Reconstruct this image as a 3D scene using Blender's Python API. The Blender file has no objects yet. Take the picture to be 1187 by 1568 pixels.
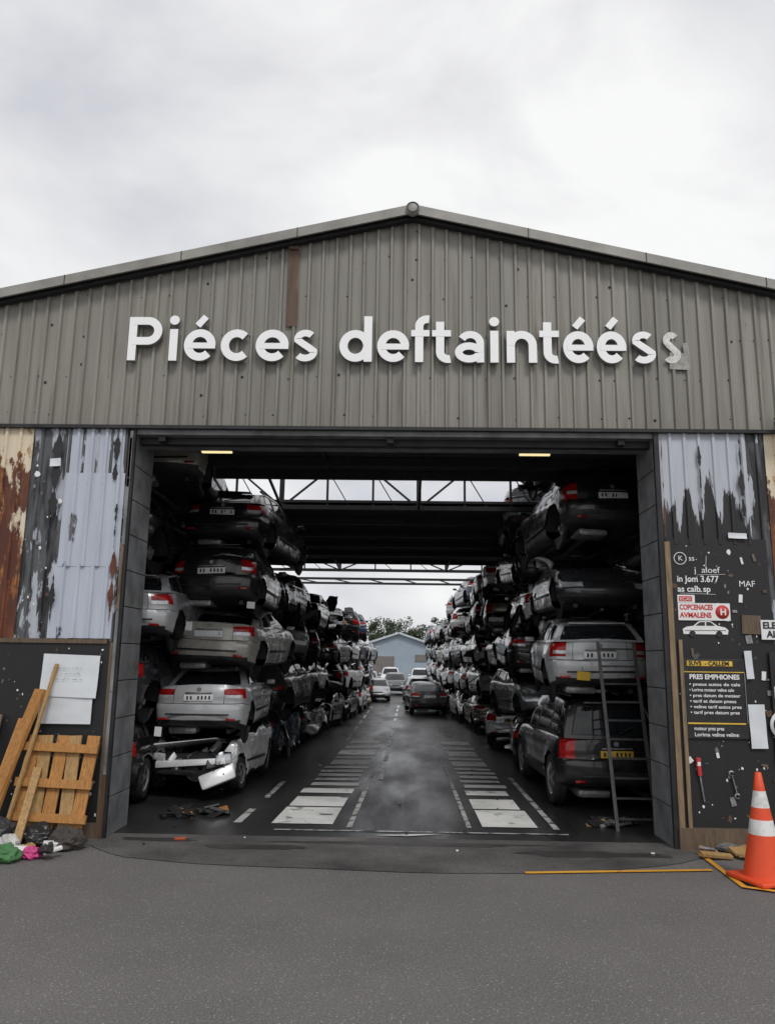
import bpy, bmesh, math, random
from mathutils import Vector, Matrix, noise, Euler
R = math.radians
random.seed(7)
scn = bpy.context.scene
COL = scn.collection

# ------------------------------------------------------------------ materials
def newmat(name):
    m = bpy.data.materials.new(name); m.use_nodes = True
    nt = m.node_tree
    return m, nt, nt.nodes, nt.links, nt.nodes['Principled BSDF']
def ramp(nd, pts):
    r = nd.new('ShaderNodeValToRGB')
    e = r.color_ramp.elements
    while len(e) < len(pts): e.new(0.5)
    for i, (p, c) in enumerate(pts):
        e[i].position = p
        e[i].color = (c[0], c[1], c[2], 1) if isinstance(c, (tuple, list)) else (c, c, c, 1)
    return r
def nz(nt, scale=5, detail=6, rough=.6, vec=None, msc=None):
    nd, lk = nt.nodes, nt.links
    n = nd.new('ShaderNodeTexNoise'); n.inputs['Scale'].default_value = scale
    n.inputs['Detail'].default_value = detail; n.inputs['Roughness'].default_value = rough
    tc = nd.new('ShaderNodeTexCoord'); mp = nd.new('ShaderNodeMapping')
    lk.new(tc.outputs['Object'], mp.inputs['Vector'])
    if msc: mp.inputs['Scale'].default_value = msc
    lk.new(mp.outputs[0], n.inputs['Vector'])
    return n
def mixc(nt, fac, a, b, mode='MIX'):
    m = nt.nodes.new('ShaderNodeMix'); m.data_type = 'RGBA'; m.blend_type = mode
    for sock, v in ((m.inputs[0], fac), (m.inputs[6], a), (m.inputs[7], b)):
        if isinstance(v, bpy.types.NodeSocket): nt.links.new(v, sock)
        elif isinstance(v, (int, float)): sock.default_value = v
        else: sock.default_value = (v[0], v[1], v[2], 1)
    return m.outputs[2]
def bump(nt, h, bsdf, strength=.3, dist=.01):
    b = nt.nodes.new('ShaderNodeBump'); b.inputs['Strength'].default_value = strength
    b.inputs['Distance'].default_value = dist
    nt.links.new(h, b.inputs['Height']); nt.links.new(b.outputs[0], bsdf.inputs['Normal'])
def simple(name, c, rough=.6, metal=0, var=.25, scale=6, bmp=0, emit=0):
    m, nt, nd, lk, b = newmat(name)
    n = nz(nt, scale)
    r = ramp(nd, [(.3, tuple(x * (1 - var) for x in c)), (.7, tuple(min(1, x * (1 + var)) for x in c))])
    lk.new(n.outputs[0], r.inputs[0]); lk.new(r.outputs[0], b.inputs['Base Color'])
    b.inputs['Roughness'].default_value = rough; b.inputs['Metallic'].default_value = metal
    if bmp: bump(nt, n.outputs[0], b, bmp)
    if emit:
        b.inputs['Emission Color'].default_value = (*c, 1); b.inputs['Emission Strength'].default_value = emit
    return m

def paint_mat():
    m, nt, nd, lk, b = newmat('car_paint')
    oi = nd.new('ShaderNodeObjectInfo')
    n = nz(nt, 2.2, 8, .65)
    r = ramp(nd, [(.48, 0), (.75, 1)])
    lk.new(n.outputs[0], r.inputs[0])
    dirt = mixc(nt, .4, oi.outputs['Color'], (.05, .045, .038))
    c = mixc(nt, r.outputs[0], oi.outputs['Color'], dirt)
    lk.new(c, b.inputs['Base Color'])
    rr = ramp(nd, [(.35, .18), (.75, .5)]); lk.new(n.outputs[0], rr.inputs[0])
    lk.new(rr.outputs[0], b.inputs['Roughness'])
    b.inputs['Metallic'].default_value = .2
    b.inputs['Coat Weight'].default_value = .6; b.inputs['Coat Roughness'].default_value = .06
    n2 = nz(nt, 3.5, 3); bump(nt, n2.outputs[0], b, .12, .03)
    return m
M_paint = paint_mat()
M_glass = simple('car_glass', (.012, .014, .016), .06, 0, .3, 3)
M_blk = simple('black_plastic', (.018, .018, .019), .5, 0, .5, 8)
M_tyre = simple('tyre_rubber', (.016, .016, .016), .8, 0, .4, 10)
M_rim = simple('alloy_rim', (.42, .43, .44), .35, .7, .3, 9)
M_red = simple('tail_light', (.30, .010, .010), .12, 0, .5, 14)
M_lamp = simple('head_light', (.55, .57, .6), .12, .3, .3, 18)
M_plY = simple('plate_yellow', (.55, .36, .04), .5, 0, .1, 8)
M_plW = simple('plate_white', (.70, .71, .71), .5, 0, .1, 8)
M_chr = simple('bare_metal', (.28, .28, .29), .45, .6, .5, 12, .3)
CARM = [M_paint, M_glass, M_blk, M_tyre, M_rim, M_red, M_lamp, M_plY, M_chr, M_plW]

# ------------------------------------------------------------------ mesh builder
class MB:
    def __init__(s): s.v = []; s.f = []; s.m = []; s.sm = []
    def add(s, vs, fs, mat=0, M=None, smooth=False):
        o = len(s.v)
        for p in vs:
            p = Vector(p); s.v.append(M @ p if M else p)
        for f in fs: s.f.append([o + i for i in f]); s.m.append(mat); s.sm.append(smooth)
    def box(s, c, d, mat=0, rot=None, bev=0):
        x, y, z = d[0] / 2, d[1] / 2, d[2] / 2
        M = Matrix.Translation(c)
        if rot: M = M @ Euler(rot).to_matrix().to_4x4()
        if bev:
            bm = bmesh.new(); bmesh.ops.create_cube(bm, size=1)
            bmesh.ops.scale(bm, vec=d, verts=bm.verts)
            bmesh.ops.bevel(bm, geom=bm.edges[:], offset=bev, segments=2, affect='EDGES', profile=.5)
            bm.verts.index_update()
            s.add([v.co.copy() for v in bm.verts], [[v.index for v in f.verts] for f in bm.faces], mat, M, False); bm.free(); return
        vs = [(-x,-y,-z),(x,-y,-z),(x,y,-z),(-x,y,-z),(-x,-y,z),(x,-y,z),(x,y,z),(-x,y,z)]
        s.add(vs, [(0,3,2,1),(4,5,6,7),(0,1,5,4),(1,2,6,5),(2,3,7,6),(3,0,4,7)], mat, M)
    def bar(s, a, b, w, mat=0, w2=None):
        a = Vector(a); b = Vector(b); d = b - a; L = d.length
        q = d.to_track_quat('Z', 'Y').to_matrix().to_4x4()
        M = Matrix.Translation((a + b) / 2) @ q
        x = w / 2; y = (w2 or w) / 2; z = L / 2
        vs = [(-x,-y,-z),(x,-y,-z),(x,y,-z),(-x,y,-z),(-x,-y,z),(x,-y,z),(x,y,z),(-x,y,z)]
        s.add(vs, [(0,3,2,1),(4,5,6,7),(0,1,5,4),(1,2,6,5),(2,3,7,6),(3,0,4,7)], mat, M)
    def lathe(s, prof, n, M=None, mats=0, a0=0, a1=2 * math.pi, smooth=True):
        full = abs(a1 - a0 - 2 * math.pi) < 1e-6
        k = n if full else n + 1
        o = len(s.v)
        for (r, h) in prof:
            for i in range(k):
                a = a0 + (a1 - a0) * i / n
                p = Vector((r * math.cos(a), r * math.sin(a), h)); s.v.append(M @ p if M else p)
        for j in range(len(prof) - 1):
            for i in range(n):
                i2 = (i + 1) % k
                s.f.append([o + j*k + i, o + j*k + i2, o + (j+1)*k + i2, o + (j+1)*k + i])
                s.m.append(mats(i, j) if callable(mats) else mats); s.sm.append(smooth)
    def mesh(s, name, mats, angle=None):
        me = bpy.data.meshes.new(name); me.from_pydata([tuple(v) for v in s.v], [], s.f)
        for m in mats: me.materials.append(m)
        me.polygons.foreach_set('material_index', s.m)
        me.polygons.foreach_set('use_smooth', s.sm)
        me.update()
        if angle: me.set_sharp_from_angle(angle=R(angle))
        return me
    def obj(s, name, mats, parent=None, angle=None):
        o = bpy.data.objects.new(name, s.mesh(name, mats, angle)); COL.objects.link(o)
        if parent: o.parent = parent
        return o
def empty(name, loc=(0, 0, 0)):
    e = bpy.data.objects.new(name, None); e.location = loc; COL.objects.link(e); return e

# ------------------------------------------------------------------ car generator
def interp(pts, x):
    if x <= pts[0][0]: return pts[0][1]
    for (a, p), (b, q) in zip(pts, pts[1:]):
        if x <= b: return p + (q - p) * (x - a) / (b - a)
    return pts[-1][1]
def grid_box(us, ts, ss, fn, matfn):
    idx = {}; V = []; F = []; Mt = []
    nu, nt_, ns = len(us) - 1, len(ts) - 1, len(ss) - 1
    def g(i, j, k):
        key = (i, j, k)
        if key not in idx: idx[key] = len(V); V.append(Vector(fn(us[i], ts[j], ss[k])))
        return idx[key]
    def add(side, q, u, t, s):
        m = matfn(side, u, t, s)
        if m is None: return
        F.append([g(*p) for p in q]); Mt.append((m, side))
    mid = lambda a, i: (a[i] + a[i + 1]) / 2
    for j in range(nt_):
        for k in range(ns):
            add('L', [(0,j,k),(0,j,k+1),(0,j+1,k+1),(0,j+1,k)], -1, mid(ts,j), mid(ss,k))
            add('R', [(nu,j,k),(nu,j+1,k),(nu,j+1,k+1),(nu,j,k+1)], 1, mid(ts,j), mid(ss,k))
    for i in range(nu):
        for k in range(ns):
            add('B', [(i,0,k),(i+1,0,k),(i+1,0,k+1),(i,0,k+1)], mid(us,i), 0, mid(ss,k))
            add('F', [(i,nt_,k),(i,nt_,k+1),(i+1,nt_,k+1),(i+1,nt_,k)], mid(us,i), 1, mid(ss,k))
        for j in range(nt_):
            add('T', [(i,j,ns),(i+1,j,ns),(i+1,j+1,ns),(i,j+1,ns)], mid(us,i), mid(ts,j), 1)
            add('D', [(i,j,0),(i,j+1,0),(i+1,j+1,0),(i+1,j,0)], mid(us,i), mid(ts,j), 0)
    return V, F, Mt

KIND = {
 'hatch': dict(L=4.0, W=.82, roof=1.46, bf=.92, br=1.0, yr0=.07, yr1=.42, yf0=.95, yf1=1.7, lz=(.62, .99), lu=.74, nose=.70),
 'sedan': dict(L=4.4, W=.83, roof=1.41, bf=.90, br=.99, yr0=.62, yr1=1.25, yf0=1.1, yf1=1.85, lz=(.68, .92), lu=.62, nose=.66),
 'suv':   dict(L=4.3, W=.87, roof=1.68, bf=1.02, br=1.06, yr0=.06, yr1=.26, yf0=1.0, yf1=1.6, lz=(.55, .98), lu=.80, nose=.86),
 'wagon': dict(L=4.5, W=.83, roof=1.47, bf=.92, br=.98, yr0=.07, yr1=.55, yf0=1.1, yf1=1.8, lz=(.68, .93), lu=.66, nose=.68),
}
def car_mesh(name, kind, seed=0, wheels=True, crush=.1, dmg=.03, noglass=False, strip=0, plate=7):
    K = KIND[kind]; L = K['L']; W = K['W']; roof = K['roof']; rnd = random.Random(seed)
    h = L / 2; wr = .32 if kind != 'suv' else .37
    ax_r = -h + .78; ax_f = h - .80; ra = wr + .055
    yf0 = h - K['yf0']
    def ztop(y):
        if y < yf0: return interp([(-h, K['br']), (yf0, K['bf'])], y)
        q = (y - yf0) / (h - yf0)
        return K['bf'] - (K['bf'] - K['nose']) * (q ** 1.7)
    def zbot(y): return .20 + (.1 * max(0, (abs(y) - h + .6) / .6)) + (.05 if kind == 'suv' else 0)
    side = [(0, .90), (.07, .95), (.15, .965), (.45, 1.0), (.62, .985), (.68, .995), (.9, .965), (1, .915)]
    rearp = [(0, .10), (.07, .03), (.2, 0), (.45, 0), (.52, .015), (.56, .06), (.8, .055), (1, .11)]
    frontp = [(0, .12), (.07, .04), (.2, 0), (.5, .01), (.6, .04), (.8, .10), (1, .26)]
    def low(u, t, s):
        y = -h + t * L
        zb = zbot(y); zt = ztop(y); z = zb + s * (zt - zb)
        er = max(0, 1 - t / .12); ef = max(0, 1 - (1 - t) / .14)
        x = u * W * interp(side, s) * (1 - .10 * max(er, ef) ** 2)
        if s >= .999: z += .035 * (1 - u * u) - .012 * abs(u) ** 6
        y += interp(rearp, s) * er + .17 * abs(u) ** 3.2 * er
        y -= interp(frontp, s) * ef + .26 * abs(u) ** 2.6 * ef
        for ax in (ax_r, ax_f):
            d = math.hypot(y - ax, z - wr)
            if abs(u) > .99 and d < ra + .16: x += math.copysign(.022 * max(0, 1 - abs(d - ra - .02) / .13), u)
        # recess for the number plate
        if t == 0 and kind != 'sedan' and abs(u) < .45 and .60 < s < .86: y += .02
        return (x, y, z)
    us = [-1, -.93, -.86, -.8, -.74, -.66, -.6, -.588, -.42, -.21, 0, .21, .42, .588, .6, .66, .74, .8, .86, .93, 1]
    ss = [0, .07, .15, .22, .3, .38, .45, .52, .54, .555, .62, .68, .76, .84, .92, 1]
    seams = [(h - .95), .05 + (.12 if kind == 'sedan' else 0), -.95 if kind != 'sedan' else -.85]
    ts = sorted(set([i / 46 for i in range(47)] + [(y + h) / L for y in seams] + [(y + h) / L + .0022 for y in seams]))
    sm = [((y + h) / L + .0011) for y in seams]
    lz0, lz1 = K['lz']; lu = K['lu']
    def lmat(sd, u, t, s):
        y = -h + t * L
        if sd == 'D': return 2
        if sd in 'LR':
            zb = zbot(y); z = zb + s * (ztop(y) - zb)
            for ax in (ax_r, ax_f):
                if math.hypot(y - ax, z - wr) < ra: return None
            if any(abs(t - q) < .0011 for q in sm): return 2
            if s < .07 or (kind == 'suv' and s < .2): return 2
            if t < .045 and lz0 < s < lz1: return 5
            if t > .955 and .58 < s < .86: return 6
            if t < .08 and .54 < s < .555: return 2
            return 0
        if sd == 'B':
            if strip == 1 and s < .54: return None
            if s < .15: return 2
            if .54 < s < .555: return 2
            if lz0 < s < lz1 and abs(u) > lu: return 5 if not (plate == 9 and .68 < s < .76) else 6
            if s > .555 and .588 < abs(u) < .6: return 2
            if kind == 'suv' and s < .3: return 2
            return 0
        if sd == 'F':
            if strip == 2: return None
            if s < .1: return 2
            if .58 < s < .86 and abs(u) > .6: return 6
            if (.56 < s < .86 and abs(u) < .5): return 2
            if .12 < s < .4 and abs(u) < .66: return 2
            return 0
        if sd == 'T':
            if y > yf0 - .02:
                if strip == 2 and abs(u) < .85: return None
                return 0
            if -h + K['yr0'] + .02 < y: return 2
            return 0
    V, F, Mt = grid_box(us, ts, ss, low, lmat)
    for v in V:
        if abs(v.x) > W * .8:
            for ax in (ax_r, ax_f):
                dy, dz = v.y - ax, v.z - wr
                d = math.hypot(dy, dz)
                if d < ra and d > 1e-4: v.y = ax + dy / d * ra; v.z = wr + dz / d * ra
    mb = MB()
    bmv = bmesh.new()
    def pour(V, F, Mt, insets):
        bvs = [bmv.verts.new(v) for v in V]
        sets = {}
        for f, (m, sd) in zip(F, Mt):
            try: bf = bmv.faces.new([bvs[i] for i in f])
            except ValueError: continue
            bf.material_index = m; bf.smooth = True
            if m in insets: sets.setdefault((insets[m][3], sd if insets[m][2] else ''), []).append((bf, insets[m]))
        for key, fl in sets.items():
            th, dp, _, _k = fl[0][1]
            r = bmesh.ops.inset_region(bmv, faces=[f for f, _ in fl], thickness=th, depth=dp, use_even_offset=False)
            for f in r['faces']: f.material_index = 2; f.smooth = False
    pour(V, F, Mt, {5: (.008, .010, False, 'l'), 6: (.008, .010, False, 'l')})
    yr0, yr1 = -h + K['yr0'], -h + K['yr1']
    yf1 = h - K['yf1']
    def gh(u, t, s):
        a = yr0 + (yr1 - yr0) * (s ** 1.25); b = yf0 + (yf1 - yf0) * (s ** 1.1)
        y = a + (b - a) * t
        zb = ztop(min(y, yf0)) - .015
        e = abs(2 * t - 1)
        zr = roof - .075 * e ** 2.5 - (.03 if t < .5 else 0) * e
        z = zb + s * (zr - zb)
        x = u * W * (.925 - .22 * s ** 1.5)
        if s > .9: z -= .05 * abs(u) ** 4
        er = max(0, 1 - t / .12); ef = max(0, 1 - (1 - t) / .12)
        y += .14 * abs(u) ** 2.6 * er - .22 * abs(u) ** 2.4 * ef
        x *= 1 - .05 * max(er, ef)
        return (x, y, z)
    gu = [-1, -.92, -.86, -.6, -.3, 0, .3, .6, .86, .92, 1]
    gs = [0, .1, .25, .45, .65, .83, .9, 1]
    gt = [0, .05, .11, .16, .24, .3, .335, .37, .45, .55, .62, .655, .69, .75, .82, .88, .93, .965, 1]
    pil = [(.16, .24) if kind == 'hatch' else (.0, .05), (.3, .335), (.62, .655)]
    if kind == 'sedan': pil = [(0, .11), (.45, .455), (.37, .45)]
    def gm(sd, u, t, s):
        if sd == 'D': return None
        if sd in 'LR':
            if .1 < s < .83 and .05 < t < .93 and not (t > .88 and s > .65):
                if any(a < t < b for a, b in pil): return 2
                if kind == 'sedan' and t < .16: return 0
                if noglass and .335 < t < .93: return None
                return 1
            return 0
        if sd == 'B':
            if abs(u) < .86 and .1 < s < .9: return None if noglass else 1
            return 0
        if sd == 'F':
            return 1 if abs(u) < .92 and .1 < s < .9 else 0
        return 0
    V, F, Mt = grid_box(gu, gt, gs, gh, gm)
    pour(V, F, Mt, {1: (.012, -.012, True, 'g')})
    bmv.verts.index_update()
    mb.v += [v.co.copy() for v in bmv.verts]
    for f in bmv.faces:
        mb.f.append([v.index for v in f.verts]); mb.m.append(f.material_index); mb.sm.append(f.smooth)
    bmv.free()
    zp = .76 if kind != 'suv' else .82
    if kind == 'sedan': zp = .78
    if not strip == 1:
        mb.box((0, -h + .055, zp), (.50, .02, .105), plate, (R(-3), 0, 0), .003)
        for k in range(7):
            if k == 2: continue
            mb.box((-.19 + k * .063, -h + .043, zp), (.03, .004, .06), 2, (R(-3), 0, 0))
        mb.box((0, -h + .045, zp + .085), (.46, .03, .022), 8, None, .004)
        mb.lathe([(0, .0), (.035, .0), (.04, -.01)], 14, Matrix.Translation((0, -h + .055, zp + .15)) @ Matrix.Rotation(R(90), 4, 'X'), 8)
        for sx in (-1, 1):
            mb.box((sx * .58, -h + .012, .42), (.16, .02, .035), 5, None, .003)
        mb.box((0, -h - .004, .50), (1.1, .02, .03), 2, None, .004)
    if kind in ('hatch', 'wagon', 'suv'):
        p = gh(0, 0, .1); mb.bar((0.02, p[1] - .02, p[2] + .02), (.30, gh(.4, 0, .35)[1] - .025, gh(.4, 0, .35)[2]), .018, 2)
        q = gh(0, 0, .97); mb.box((0, q[1] - .03, q[2] + .01), (.9, .16, .03), 0, (R(-4), 0, 0), .01)
    if kind in ('suv', 'wagon'):
        for sx in (-1, 1):
            mb.bar((sx * W * .66, yr1 + .25, roof - .01), (sx * W * .66, yf1 - .2, roof + .0), .035, 2)
    for sx in (-1, 1):
        mb.box((sx * (W + .07), yf0 - .35, K['bf'] + .07), (.17, .09, .12), 0, (0, 0, R(-8 * sx)), .03)
        mb.bar((sx * (W - .06), yf0 - .33, K['bf'] + .02), (sx * (W + .04), yf0 - .33, K['bf'] + .05), .04, 2)
        for yy in (seams[1] + .1, seams[2] + .12):
            mb.box((sx * (W * .985), yy, .80 if kind != 'suv' else .9), (.03, .17, .025), 0, None, .008)
        mb.box((sx * W * 1.0, (ax_r + ax_f) / 2, .47), (.02, 1.5, .05), 2, None, .006)
    for ax in (ax_r, ax_f):
        for sx in (-1, 1):
            Mw = Matrix.Translation((0, ax, wr)) @ Matrix.Rotation(R(90), 4, 'Y')
            x0, x1 = sx * W * .98, sx * W * .5
            mb.lathe([(ra, x0), (ra, x1), (0.01, x1)], 16, Mw, 2, math.pi * .5, math.pi * 1.5)
            if wheels and not (rnd.random() < .12):
                xo = sx * W; xi = xo - sx * .20
                pr = [(.06, xi), (wr * .62, xi), (wr * .95, xi), (wr, xi + sx * .03), (wr, xo - sx * .03), (wr * .95, xo), (wr * .66, xo - sx * .004)]
                mb.lathe(pr, 28, Mw, 3)
                pr = [(wr * .66, xo - sx * .004), (wr * .62, xo - sx * .02), (wr * .56, xo - sx * .03), (wr * .2, xo - sx * .02), (.0, xo - sx * .012)]
                mb.lathe(pr, 25, Mw, lambda i, j: 4 if (j != 2 or i % 5 in (0, 1)) else 2, smooth=False)
            else:
                mb.lathe([(.13, sx * W * .7), (.13, sx * W * .78), (.05, sx * W * .78), (.05, sx * W * .85), (0, sx * W * .85)], 14, Mw, 8, smooth=False)
    for sx in (-.38, .38):
        mb.box((sx, .15, 1.0), (.5, .16, .5), 2, (R(12), 0, 0), .05)
        mb.box((sx, .2, 1.3 * roof / 1.5), (.24, .1, .16), 2, (R(8), 0, 0), .03)
    mb.box((-.3, -h + .5, .2), (.5, .45, .12), 8, None, .04)
    mb.bar((-.3, -h + .7, .2), (-.1, h - 1.2, .19), .06, 8)
    for sx in (-.5, .5): mb.bar((sx, -h + .3, .19), (sx, h - .4, .19), .07, 2)
    if strip == 2:
        mb.box((0, h - .75, .5), (1.2, .9, .35), 2)
        mb.box((0, h - .08, .52), (1.35, .07, .1), 0, (0, R(4), 0), .015); mb.box((0, h - .12, .34), (1.3, .06, .08), 2, (0, R(-3), 0), .015)
        for sx in (-1, 1): mb.box((sx * .62, h - .16, .6), (.3, .14, .16), 6, (0, 0, R(-20 * sx)), .04)
        mb.box((.15, h - .5, .86), (1.25, .75, .025), 0, (R(10), R(9), R(7)), .01)
        mb.box((-.55, h - .12, .30), (.6, .12, .30), 0, (R(20), R(16), R(12)), .04)
        mb.lathe([(.05, 0), (.24, 0), (.25, .03)], 18, Matrix.Translation((-.25, h - .14, .5)) @ Matrix.Rotation(R(-90), 4, 'X'), 2)
        for k in range(26):
            mb.box((rnd.uniform(-.6, .6), h - rnd.uniform(.15, 1.0), rnd.uniform(.4, .75)), (rnd.uniform(.08, .35), rnd.uniform(.08, .3), rnd.uniform(.05, .2)), rnd.choice([2, 8, 8, 2, 0]), (rnd.random(), rnd.random(), rnd.random()), .01)
    if strip == 1:
        mb.box((0, -h + .35, .45), (1.25, .4, .25), 2)
        mb.box((0, -h + .12, .5), (1.3, .07, .12), 8)
        for k in range(10):
            mb.box((rnd.uniform(-.6, .6), -h + rnd.uniform(.1, .3), rnd.uniform(.3, .6)), (rnd.uniform(.08, .3), rnd.uniform(.05, .2), rnd.uniform(.05, .15)), rnd.choice([2, 8]), (rnd.random(), rnd.random(), rnd.random()), .01)
    off = Vector((seed * 13.7, seed * 5.1, seed * 3.3))
    zs = []
    for v in mb.v:
        bz = K['bf']
        if v.z > bz:
            c = crush * (1 + .6 * noise.noise(Vector((v.x * 1.2, v.y * .9, 0)) + off))
            v.z = bz + (v.z - bz) * max(.1, (1 - c))
        nzv = noise.noise_vector(v * 1.1 + off) * dmg * 1.4 + noise.noise_vector(v * 4.5 + off) * dmg * .4
        v += nzv
        zs.append(v.z)
    me = mb.mesh(name, CARM, 38)
    return me, min(zs), max(zs), h

VAR = {}
def reg(key, *a, **k): VAR[key] = car_mesh('car_' + key, *a, **k)
reg('h1', 'hatch', 1, True, .05, .012)
reg('h2', 'hatch', 2, False, .32, .02, plate=9)
reg('h3', 'hatch', 3, True, .3, .035, noglass=True)
reg('h4', 'hatch', 4, False, .25, .03, strip=1)
reg('h5', 'hatch', 14, False, .18, .015, plate=9)
reg('h6', 'hatch', 24, False, .12, .015)
reg('s1', 'sedan', 5, True, .05, .012, plate=9)
reg('s2', 'sedan', 6, False, .35, .03, plate=9)
reg('s4', 'sedan', 16, False, .18, .015, plate=9)
reg('s3', 'sedan', 7, True, .5, .07, strip=2)
reg('w1', 'wagon', 8, True, .1, .02)
reg('w2', 'wagon', 9, False, .35, .03, noglass=True, strip=1)
reg('w3', 'wagon', 19, False, .25, .02, plate=9)
reg('v1', 'suv', 10, True, .0, .006)
reg('v2', 'suv', 11, False, .4, .035, plate=9)
reg('x1', 'hatch', 12, True, .78, .09, noglass=True, strip=2)

BLACK = (.014, .014, .016); DK = (.035, .037, .042); GREY = (.11, .115, .12); SIL = (.44, .45, .46)
WHT = (.80, .81, .81); BLUE = (.03, .05, .10); RED = (.25, .02, .02); GOLD = (.2, .17, .12); CHAMP = (.38, .37, .33)
def put(key, x, yr, z, col, rot=0, flip=False, tilt=(0, 0), name='wrecked_car', sc=1.0):
    me, z0, z1, h = VAR[key]
    o = bpy.data.objects.new(name, me); COL.objects.link(o)
    o.scale = (sc, sc, sc)
    o.location = (x, yr + h * sc, z - z0 * sc)
    o.rotation_euler = (R(tilt[0]), R(tilt[1]), R(rot) + (math.pi if flip else 0))
    o.color = (*col, 1)
    return z + (z1 - z0) * sc
rs = random.Random(21)
def stack(x, yr, spec, jit=.14, ov=.13):
    z = 0
    for i, sp in enumerate(spec):
        key, col = sp[0], sp[1]; dx = sp[2] if len(sp) > 2 else rs.uniform(-jit, jit)
        fl = sp[3] if len(sp) > 3 else (rs.random() < .3)
        sc = sp[4] if len(sp) > 4 else 1.0
        dy = sp[5] if len(sp) > 5 else rs.uniform(-.2, .2)
        z = put(key, x + dx, yr + dy, z + .01, col, rs.uniform(-6, 6) if i else rs.uniform(-2, 2), fl,
                (rs.uniform(-2.5, 2.5), rs.uniform(-3, 3)) if i else (0, 0), sc=sc) - ov
    return z
# near stacks, left: front-most column B, column A beside the jamb
stack(-3.6, 13.7, [('x1', WHT, .0, True, .95, 0), ('s4', SIL, .02, False, .98, -.1), ('s2', CHAMP, .20, False, 1, .3), ('h5', BLACK, .14, False, 1, .2), ('w3', BLACK, .36, False, .96, .6)], ov=.27)
stack(-5.25, 12.9, [('h3', BLACK, .1, False), ('h4', DK, .2, False), ('w3', SIL, .5, False, 1, -.3), ('v2', BLACK, .15, False), ('h6', CHAMP, .85, False, 1, -.3)], ov=.16)
# right
stack(3.50, 13.2, [('v1', BLACK, 0, False, 1.08, 0), ('h5', SIL, .0, False, 1.05, 0), ('s2', DK, .1, True), ('v2', BLACK, -.05, False), ('h4', DK, .1, False), ('w2', BLACK, .15, True, .95, 1.2)], ov=.15)
stack(5.35, 13.6, [('h3', BLACK), ('h2', DK), ('v2', BLACK), ('s2', GREY)])
far_cols = [BLACK, BLACK, DK, DK, GREY, SIL, SIL, SIL, WHT, WHT, BLUE, GOLD, RED]
near_cols = [BLACK, BLACK, BLACK, DK, DK, DK, GREY, SIL, SIL, WHT, BLUE]
keys = ['h1', 'h2', 'h3', 'h4', 'h5', 'h6', 's1', 's2', 's4', 'w2', 'w3', 'v2', 's3', 'h2', 's2', 'h5', 's4', 'x1']
def auto(x, y, top, cols, flipp=.3):
    z = 0; i = 0
    while True:
        k = rs.choice(keys); sc = rs.uniform(.88, .97)
        hgt = (VAR[k][2] - VAR[k][1]) * sc
        if z + hgt * .7 > top: break
        z = put(k, x + rs.uniform(-.2, .2), y + rs.uniform(-.35, .35), z + .01, rs.choice(cols), rs.uniform(-9, 9), rs.random() < flipp,
                (rs.uniform(-3.5, 3.5), rs.uniform(-4.5, 4.5)) if i else (0, 0), sc=sc) - .24
        i += 1
for (x, y, top) in [(-3.45, 18.3, 5.2), (-3.2, 22.5, 5.1), (-2.98, 26.7, 5.0), (-2.75, 30.9, 4.8), (-2.55, 35.2, 4.7)]:
    auto(x, y, top, near_cols if y < 26 else far_cols)
for (x, y, top) in [(-2.5, 39.6, 3.6), (-2.4, 44, 2.4), (-2.5, 49, 1.8), (-2.6, 54, 1.6)]:
    auto(x, y, top, far_cols)
for (x, y, top) in [(3.5, 18.0, 6.5), (3.45, 22.2, 5.9), (3.25, 26.4, 5.6), (3.0, 30.6, 5.4), (2.75, 34.9, 5.1), (2.6, 39.2, 4.9), (2.5, 43.5, 4.8), (2.5, 48, 4.7), (2.6, 53, 4.6)]:
    auto(x, y, top, near_cols if y < 20 else far_cols + [WHT, SIL, WHT])
for (x, y, top) in [(-5.2, 18.2, 5), (-5.0, 22.5, 4.8), (5.3, 18.2, 6.0), (5.3, 22.4, 5.4), (5.1, 26.6, 5), (-4.8, 26.8, 4.6), (4.9, 30.9, 4.8), (4.6, 35, 4.6), (-4.6, 31, 4.4)]:
    auto(x, y, top, near_cols)
put('s1', 1.1, 34.5, 0, DK, 4, False, name='parked_car')
put('h1', .95, 43, 0, SIL, 2, False, name='parked_car')
put('h1', -.45, 54, 0, GREY, 0, True, name='parked_car')
put('s1', -1.45, 45, 0, SIL, 3, True, name='parked_car', sc=.9)

# ---- loose panels between the layers
def panel_mesh(name, seed, a, b, curve, th=.02):
    rr = random.Random(seed); mb = MB(); n = 12; m = 8; V = []
    for i in range(n + 1):
        for j in range(m + 1):
            u = i / n - .5; v = j / m - .5
            w = b * (1 - .25 * abs(u) * 2)
            p = Vector((u * a, v * w, -curve * (u * 2) ** 2 - curve * .6 * (v * 2) ** 2))
            p += noise.noise_vector(p * 2.5 + Vector((seed * 7, 0, 0))) * .05
            V.append(p)
    F = [(i*(m+1)+j, (i+1)*(m+1)+j, (i+1)*(m+1)+j+1, i*(m+1)+j+1) for i in range(n) for j in range(m)]
    mb.add(V, F, 0, None, True)
    o2 = [v - Vector((0, 0, th)) for v in V]
    mb.add(o2, [f[::-1] for f in F], 1, None, True)
    return mb.mesh(name, [M_paint, M_blk])
PN = [panel_mesh('hood_panel', 1, 1.35, 1.0, .06), panel_mesh('bumper_skin', 2, 1.65, .38, .22), panel_mesh('door_skin', 3, 1.0, .75, .05),
      panel_mesh('fender_skin', 4, .8, .35, .12), panel_mesh('bumper_skin_b', 5, 1.6, .3, .28)]
PNN = ['hood_panel', 'car_bumper', 'car_door', 'car_fender', 'car_bumper']
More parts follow.
